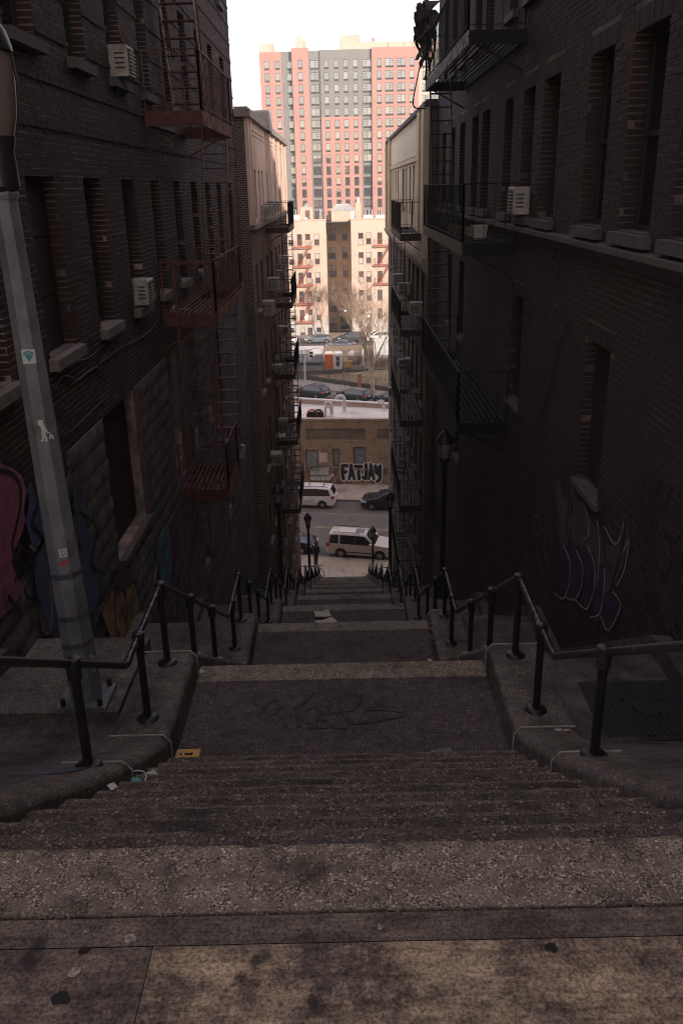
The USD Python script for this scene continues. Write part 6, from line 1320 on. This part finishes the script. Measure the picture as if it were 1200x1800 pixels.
lineR([[(978, 1044), (992, 1052), (1004, 1020), (1003, 985), (992, 958)], [(996, 1050), (1012, 1054), (1024, 1030), (1026, 995), (1014, 966)], [(1014, 1056), (1034, 1070), (1047, 1030), (1046, 990), (1034, 960)], [(1040, 1085), (1056, 1078), (1064, 1035), (1064, 1000)], [(1058, 1084), (1070, 1108), (1086, 1086), (1092, 1060), (1080, 1040)], [(1064, 925), (1082, 956), (1094, 940), (1102, 905)], [(1098, 970), (1108, 950), (1100, 1000), (1086, 1030)], [(1024, 880), (1036, 910), (1036, 940), (1028, 948)], [(1052, 918), (1056, 960), (1052, 1030)]], M('spray_lilac', (.36, .285, .29), (.14, .11, .115), 7.), .022, .0085)
lineR([[(984, 822), (975, 850), (980, 900), (984, 955)], [(1000, 842), (990, 848), (994, 870), (1002, 850), (1000, 900), (996, 950)], [(1102, 895), (1098, 950), (1080, 1020), (1076, 1035)], [(1060, 890), (1064, 960), (1072, 1000), (1078, 990)]], spray_black, .04, .0125)
lineR([[(1134, 836), (1126, 880), (1122, 960), (1130, 1000), (1142, 960), (1150, 880), (1160, 850)], [(1150, 836), (1140, 880), (1132, 940), (1128, 900)], [(1162, 840), (1156, 900), (1150, 960), (1156, 1000), (1176, 1000), (1180, 960), (1170, 940)], [(1180, 850), (1172, 880), (1164, 910), (1180, 950), (1196, 940)], [(1130, 1000), (1140, 1040), (1136, 1060), (1150, 1080), (1172, 1110), (1190, 1090), (1180, 1050)], [(1140, 1020), (1160, 1050), (1148, 1066), (1136, 1050)], [(1188, 980), (1186, 1030), (1200, 1060)], [(1196, 860), (1190, 900), (1206, 940), (1196, 990)], [(1120, 1060), (1136, 1090), (1126, 1110), (1150, 1124)]], spray_black, .035, .0005)
lineR([[(938, 905), (948, 908), (952, 930), (944, 940)], [(942, 930), (946, 980), (956, 1010)], [(960, 930), (958, 970), (966, 1000)]], M('spray_faint', (.11, .095, .09), (.08, .07, .068), 4.), .03, .0005)
lineR([[(922, 730), (928, 780), (920, 830), (932, 870), (926, 920), (936, 960)], [(932, 800), (938, 850), (930, 900)]], spray_black, .05, .0005)
# pavement tags
def floor_tag(lines, z, c, w, root, nm='graffiti_line'):
    MB().flat(stroke(*[[tuple(atz(px, py, z)[:2]) for px, py in curve(l, 4)] for l in lines], w=w), .002, lambda u, v, w_: np.stack([u, v, z + .006 + w_], 1)).build(nm, c, root)
faint_black = M('faint_spray', (.03, .025, .026), (.075, .058, .056), 14., lo=.38, hi=.6)
floor_tag([[(472, 1256), (486, 1236), (500, 1232), (508, 1244), (494, 1256)], [(500, 1250), (512, 1262), (517, 1276)], [(534, 1244), (541, 1262), (541, 1276)], [(536, 1244), (552, 1232), (566, 1218)], [(572, 1236), (554, 1250), (552, 1268), (566, 1270), (578, 1254), (572, 1238)], [(586, 1266), (596, 1240), (604, 1222), (618, 1248), (632, 1270), (660, 1270), (700, 1264), (728, 1256), (700, 1248), (660, 1247)], [(588, 1254), (612, 1250), (636, 1246), (652, 1222)], [(560, 1280), (600, 1278), (624, 1280)]], -1.8, faint_black, .04, stairs)
z_k = cheek_top(11.3)
floor_tag([[(764, 1098), (772, 1094), (774, 1102), (766, 1106), (776, 1108), (776, 1116), (768, 1120), (778, 1126), (776, 1132)]], z_k - .06, M('spray_rose', (.22, .075, .075), (.12, .05, .05), 9.), .03, stairs)
floor_tag([[(424, 1122), (430, 1108), (434, 1120), (440, 1106), (438, 1128)], [(424, 1132), (436, 1131)]], cheek_top(10.9) + .004, M('spray_ice', (.13, .15, .16), (.08, .09, .1), 9.), .025, stairs)
b = atz(110, 1352, cheek_top(4.4)); MB().flat(Polygon(curve([(-2.0, 4.25), (-1.8, 4.2), (-1.62, 4.3), (-1.6, 4.42), (-1.8, 4.38), (-2.0, 4.25)], 4)), .002, lambda u, v, w: np.stack([u, v, np.array([cheek_top(q) for q in v]) + .007 + w], 1)).build('paint_smear', M('smear_blue', (.10, .11, .13), (.06, .06, .07), 12.), stairs)

# cables on the left wall
cable = M('cable', (.03, .027, .028), (.02, .018, .019), 9., rough=.5)
for pts, r, l in (([(90, 686), (104, 664), (116, 662), (132, 668), (150, 654), (168, 646), (180, 662)], .014, 'thick black cable looping along the bottom of the left brick wall'), ([(130, 634), (150, 630), (172, 612), (182, 606), (184, 622), (170, 640)], .010, 'thin cable coil hanging under the sills of the left brick wall'), ([(176, 636), (206, 612), (236, 598), (262, 580), (276, 560)], .008, 'thin cable running up to the red fire escape on the left wall'), ([(120, 760), (150, 730), (176, 704)], .010, 'short cable along the lower courses of the left brick wall')):
    P = [(XL + .03, *p) for p in curve(pl(pts, XL), 6)]
    tag(MB().tube(P, r, 6).build('cable', cable, None, smooth=True), l, 'cable')
for pts, l in (([(990, 440), (975, 520), (996, 560), (990, 590), (982, 600), (978, 650), (966, 690), (950, 730)], 'thin black cable hanging down the right brick wall'), ([(980, 400), (976, 450), (960, 480)], 'short thin cable below the string course of the right wall')):
    tag(MB().tube([(XR - .025, *p) for p in curve(pl(pts, XR), 6)], .008, 5).build('cable', cable, None), l, 'cable')
# drainpipe, wall lamps, jars and bits on the balconies
m = MB(); m.tube([(-3.28, 22.2, -.2), (-3.28, 22.2, -2.7)], .045, 8); tag(m.build('drainpipe', lamp_black, None, smooth=True), 'short dark pipe on the grey stone wall under the middle red balcony', 'pipe')
p = atx(419, 793, XL); t = thing('wall_box', 'small pale box on the grey stone wall beside the lowest red balcony', 'junction box', p)
MB().box(XL + .03, p[1] - .12, p[2] - .2, XL + .2, p[1] + .12, p[2] + .2).build('case', ac_white, t); MB().box(XL + .201, p[1] - .1, p[2] - .17, XL + .21, p[1] + .1, p[2] + .17).build('lid', ac_white, t)
t = thing('bucket', 'pale ribbed bucket standing on the middle red balcony', 'bucket', (-2.75, 20.0, .34)); MB().lathe([(0, .34), (.14, .34), (.17, .78), (.185, .78), (.185, .82), (.16, .82), (.14, .4), (0, .4)], (-2.75, 20.0, 0), 16).build('bucket_body', sill_m, t, smooth=30)
for k in range(10): a = k * PI / 5; MB().bar((-2.75 + .155 * math.cos(a), 20 + .155 * math.sin(a), .38), (-2.75 + .178 * math.cos(a), 20 + .178 * math.sin(a), .76), .012).build('rib', ac_white, t)
t = thing('floodlight', 'small white floodlight at the near end of the middle red balcony', 'light fitting', (-3.2, 16.4, .36)); MB().lathe([(0, .0), (.05, .0), (.07, .12), (.06, .13), (0, .12)], (-3.2, 16.4, .4), 10, 'y').build('head', ac_white, t); MB().bar((-3.2, 16.45, .4), (-2.95, 16.6, .37), .03).build('arm', ac_white, t)
t = thing('storage_bin', 'pale plastic tub on the middle black balcony of the right wall', 'tub', (2.5, 16.2, 1.56)); MB().mani(manifold3d.Manifold.hull_points([(2.5 + sx * a, 16.2 + sy * a, z) for sx in (-1, 1) for sy in (-1, 1) for a, z in ((.1, 1.56), (.13, 1.78))])).build('tub', ac_white, t); MB().box(2.36, 16.06, 1.781, 2.64, 16.34, 1.8).build('lid', ac_white, t)
for k, (x, y) in enumerate(((2.3, 17.6), (2.35, 18.9), (2.5, 17.1))): tag(MB().lathe([(0, 1.56), (.09, 1.56), (.12, 1.7), (.125, 1.72), (0, 1.70)], (x, y, 0), 10).build('flower_pot', ledge_m, None), ('nearest small pot on the middle black balcony', 'farthest small pot on the middle black balcony', 'small pot beside the pale tub on the middle black balcony')[(1 if k == 1 else 0 if k == 0 else 2)], 'pot')
# ragged cloth hanging from the top right balcony
rg = MB(); rs = np.random.default_rng(4)
for k in range(26):
    y = 22.3 + rs.uniform(-.25, .55); x = 2.1 + rs.uniform(-.32, .12); z = 6.2 + rs.uniform(-.5, .25); L = rs.uniform(.3, 1.3); w = rs.uniform(.04, .14); n = 6; q = []
    a = rs.uniform(0, PI)
    for i in range(n + 1):
        f = i / n; c = np.array([x + .1 * math.sin(f * 5 + k), y + .1 * math.cos(f * 4 + k), z - L * f]); ww = w * (1 - .7 * f) * (1 + .4 * math.sin(f * 9 + k)); q += [c - (ww * math.cos(a), ww * math.sin(a), 0), c + (ww * math.cos(a), ww * math.sin(a), 0)]
    rg.add(q, [(2 * i, 2 * i + 1, 2 * i + 3, 2 * i + 2) for i in range(n)])
for k in range(7):
    ic = trimesh.creation.icosphere(2, 1.); v = np.array(ic.vertices); v = v * (1 + .9 * np.array([nz(p * 2.2 + k) for p in v]))[:, None] * (.1, .12, .17); rg.add(v + (2.05 + rs.uniform(-.2, .1), 22.4 + rs.uniform(-.1, .3), 5.7 + k * .11), ic.faces)
tag(rg.build('ragged_cloth', M('rag', (.09, .075, .068), (.04, .034, .032), 9.), None), 'ragged bundle of cloth hanging from the top right black balcony against the sky', 'cloth')
t = thing('hook_arm', 'thin black curved rod hanging below the ragged cloth bundle', 'rod', (2.05, 22.4, 5)); MB().tube(curve([(2.0, 22.5, 5.4), (1.84, 22.5, 4.7), (1.78, 22.5, 4.35), (1.85, 22.4, 4.22), (2.08, 22.3, 4.2)], 5), .016, 6).build('rod', black_iron, t)
MB().tube(curve([(2.75, 23.2, 4.4), (2.72, 23.1, 3.95), (2.62, 23.1, 3.9), (2.58, 23.1, 4.1)], 4), .02, 6).build('hook', ac_white, t)

# ------------------------------------------------------------------ litter
card = M('card_yellow', (.62, .33, .09), (.52, .27, .07), 5.); card_dark = M('card_black', (.02, .017, .018)); card_pale = M('card_pale', (.55, .45, .34)); card_grey = M('card_grey', (.35, .33, .31))
q = [atz(px, py, -1.793) for px, py in ((308, 1319), (351, 1319), (348, 1339), (304, 1340))]
o = q[3]; U = q[2] - q[3]; lu = np.linalg.norm(U); U /= lu; V = np.array([-U[1], U[0], 0.]); lv_ = float(np.dot(q[0] - q[3], V))
t = thing('card_packet', 'flat yellow card face mask packet lying on the first landing by the left cheek', 'packet', o)
def fp(a, b, w): return o + np.asarray(a)[:, None] * lu * U + np.asarray(b)[:, None] * lv_ * V + np.asarray(w)[:, None] * np.array([0, 0, 1.])
MB().flat(Polygon([(0, 0), (.62, .0), (.62, .06), (1, .06), (1.0, 1), (.0, 1)]), .008, fp).build('card', card, t)
pr = lambda sh, m_, nm, z=.0085: MB().flat(sh, .0006, lambda a, b, w: fp(a, b, w + z)).build(nm, m_, t)
pr(unary_union([sbox(.38, .48, .7, .66), LineString([(.28, .57), (.36, .57)]).buffer(.1), sbox(.62, .45, .72, .7)]), card_dark, 'mask_print'); pr(LineString([(.33, .53), (.35, .62)]).buffer(.05), card_pale, 'face_print', .0094)
pr(sbox(.8, .48, .92, .74), card_pale, 'label_print'); pr(sbox(.83, .54, .89, .68), card_grey, 'code_print', .0094); pr(Polygon([(.02, .95), (.1, .9), (.13, .3), (.05, .2)]), card_pale, 'flap_print'); pr(Polygon([(.05, .55), (.09, .75), (.11, .5), (.08, .35)]), card_grey, 'flap_mark', .0094)
tx_ = meshkit.text_mesh('NINJA FACE MASK', .12, .0006, True); v = np.array(tx_.vertices); v[:, 0] -= v[:, 0].min(); v[:, 1] -= v[:, 1].min(); wd = v[:, 0].max()
v[:, 0] = .93 - v[:, 0] / wd * .78; v[:, 1] = .24 - v[:, 1] / v[:, 1].max() * .11
MB().add(fp(v[:, 0], v[:, 1], v[:, 2] + .0085), tx_.faces).build('lettering', card_dark, t)
mk = atz(235, 1379, -1.05); 
def sheet(center, lu_, lv2, mat, name, label, cat, rz=0., amp=.02, nx=9, seed=0, z0=None, fold=0.):
    c, s = math.cos(rz), math.sin(rz); V = []
    for j in range(nx):
        for i in range(nx):
            a, b = (i / (nx - 1) - .5) * lu_, (j / (nx - 1) - .5) * lv2
            h = amp * (1 + 2 * nz((a / lu_ * 3 + seed, b / lv2 * 3, seed))) + fold * abs(a)
            V.append((center[0] + c * a - s * b, center[1] + s * a + c * b, (z0 if z0 is not None else center[2]) + .006 + max(0, h)))
    F = [(j * nx + i, j * nx + i + 1, (j + 1) * nx + i + 1, (j + 1) * nx + i) for j in range(nx - 1) for i in range(nx - 1)]
    return tag(MB().add(V, F).build(name, mat, None, smooth=True), label, cat)
k_ = int(round((mk[1] - 2.76) / TR + .5)); zt = -.1636 * k_
mk = atz(235, 1379, zt)
t = thing('face_mask', 'crumpled teal face mask with white loop lying on the steps by the left cheek', 'face mask', mk)
ic = trimesh.creation.icosphere(2, 1.); v = np.array(ic.vertices) * (1 + .35 * np.array([nz(p * 2.3) for p in np.array(ic.vertices)]))[:, None] * (.055, .035, .025); MB().add(v + mk + (0, 0, .02), ic.faces).build('pleats', M('mask_teal', (.16, .36, .36), (.11, .27, .27), 20.), t, smooth=True)
MB().tube(curve([mk + (-.06, .02, .02), mk + (-.02, .05, .06), mk + (.05, .05, .065), mk + (.08, .03, .04), mk + (.07, -.02, .015)], 5), .005, 5).build('ear_loop', paper, t); MB().tube(curve([mk + (-.06, -.02, .02), mk + (.0, -.03, .01), mk + (.07, -.02, .012)], 5), .007, 5).build('edge_fold', paper, t)
pp = M('paper_pale', (.52, .46, .38), (.42, .37, .31), 7.)
zl2 = -1.8 - 2 * DROP
sheet(atz(566, 1082, zl2), .34, .3, pp, 'paper_sheet', 'pale open paper on the third landing, nearer the top of it', 'paper', .2, .03, seed=2, fold=.12); sheet(atz(573, 1097, zl2), .42, .3, pp, 'paper_sheet', 'crumpled pale paper on the third landing near its lower edge', 'paper', .5, .04, seed=5, fold=.1)
sheet(atz(779, 1333, -1.8), .17, .14, M('crushed_cup', (.22, .2, .19), (.13, .115, .11), 22.), 'crushed_cup', 'crushed grey cup on the first landing towards the right cheek', 'litter', .3, .03, seed=9)
for px, py, z, l, s in ((198, 1386, -.1636 * 5, 'small white paper scrap on the steps left of the face mask', .045), (352, 1182, -1.8, 'white paper scrap at the foot of the left cheek on the first landing', .06), (268, 1364, -.1636 * 8, 'grey scrap on the steps beside the left cheek', .06), (755, 1162, -4.05, 'small white scrap on the second landing by the right cheek', .05)):
    sheet(atz(px, py, z), s, s * 1.3, paper, 'paper_scrap', l, 'litter', .7, .01, 5, int(px))
t_ = atz(998, 1293, cheek_top(5.6) + .004); rt = thing('foil_wrapper', 'torn red and white wrapper behind the right cheek', 'wrapper', t_)
MB().bar(t_ + (-.07, .03, .03), t_ + (.05, -.05, .02), .018, .006).build('red_strip', redink, rt); MB().bar(t_ + (-.09, .05, .02), t_ + (-.05, .02, .035), .03, .006).build('white_tip', paper, rt); MB().bar(t_ + (-.02, .05, .015), t_ + (.0, .0, .045), .03, .006).build('white_fold', paper, rt)
# flattened gum, pebbles and chips on the top platform and landings
gum = M('flat_gum', (.34, .28, .23), (.08, .065, .058), 60., lo=.4, hi=.55); tar = M('old_gum', (.02, .017, .017), (.014, .012, .012), 30.)
for px, py, w, mt, l in ((133, 1710, 12, gum, 'pale flattened gum nearest the left edge of the top platform'), (229, 1654, 11, gum, 'pale cracked gum near the left of the platform joint'), (153, 1639, 6, gum, 'small pale gum close to the top step joint at left'), (148, 1674, 10, tar, 'grey gum between the two pale spots at left'), (107, 1758, 18, tar, 'big black gum spot low at the left'), (968, 1668, 11, tar, 'black gum spot at the right of the platform'), (668, 1632, 6, gum, 'tiny pale gum at the middle of the top joint')):
    b = atz(px, py, .0); r = w * 1.6e-3; a = np.linspace(0, 2 * PI, 15)[:-1]; P = Polygon([(b[0] + r * math.cos(q) * (1 + 1.1 * nz((px, q * 1.6, 1))) * 1.1, b[1] + r * math.sin(q) * (1 + 1.1 * nz((px, q * 1.6, 1)))) for q in a])
    tag(MB().flat(P, .004, lambda u, v, w_: np.stack([u, v, .004 + w_], 1)).build('chewing_gum', mt, None), l, 'gum')
gv = MB(); rs = np.random.default_rng(12)
for _ in range(520):
    u = rs.uniform()
    if u < .2: x, y, z = rs.uniform(-1.7, 1.7), rs.uniform(2.385, 2.42), -.006
    elif u < .75: x, y, z = rs.uniform(-1.35, 1.35), rs.uniform(5.6, 6.85), -1.8
    elif u < .85: x, y, z = rs.uniform(-1.3, 1.3), rs.uniform(10.6, 11.8), -4.05
    else: k = rs.integers(1, 11); x, y, z = rs.uniform(-1.4, 1.4), 2.76 + TR * k - rs.uniform(.02, .2), -.1636 * k
    r = rs.uniform(.003, .009) * (.6 if u < .2 else 1); ic = trimesh.creation.icosahedron(); v = np.array(ic.vertices) * r * rs.uniform(.6, 1.2, (12, 1)) * (1, 1, .5); gv.add(v + (x, y, z + r * .4 + .006), ic.faces)
tag(gv.build('gravel', M('gravel', (.42, .37, .31), (.2, .17, .15), 30., island=.4), None), 'loose gravel and chips on the steps and landings', 'gravel', kind='stuff')


# ------------------------------------------------------------------ the air: thin warm city haze
if HAZE:
    hz = usdkit.material(stage, '/World/Looks/haze', {'v': ('principled_volume', {'color': (.95, .9, .86), 'density': HAZE, 'anisotropy': .2})}, [], volume='v.volume')
    tag(MB().box(-800, -350, SZ - 2.5, 800, 1000, 60).build('haze', hz, None), 'thin pale haze that softens the far tower', 'haze', kind='stuff')
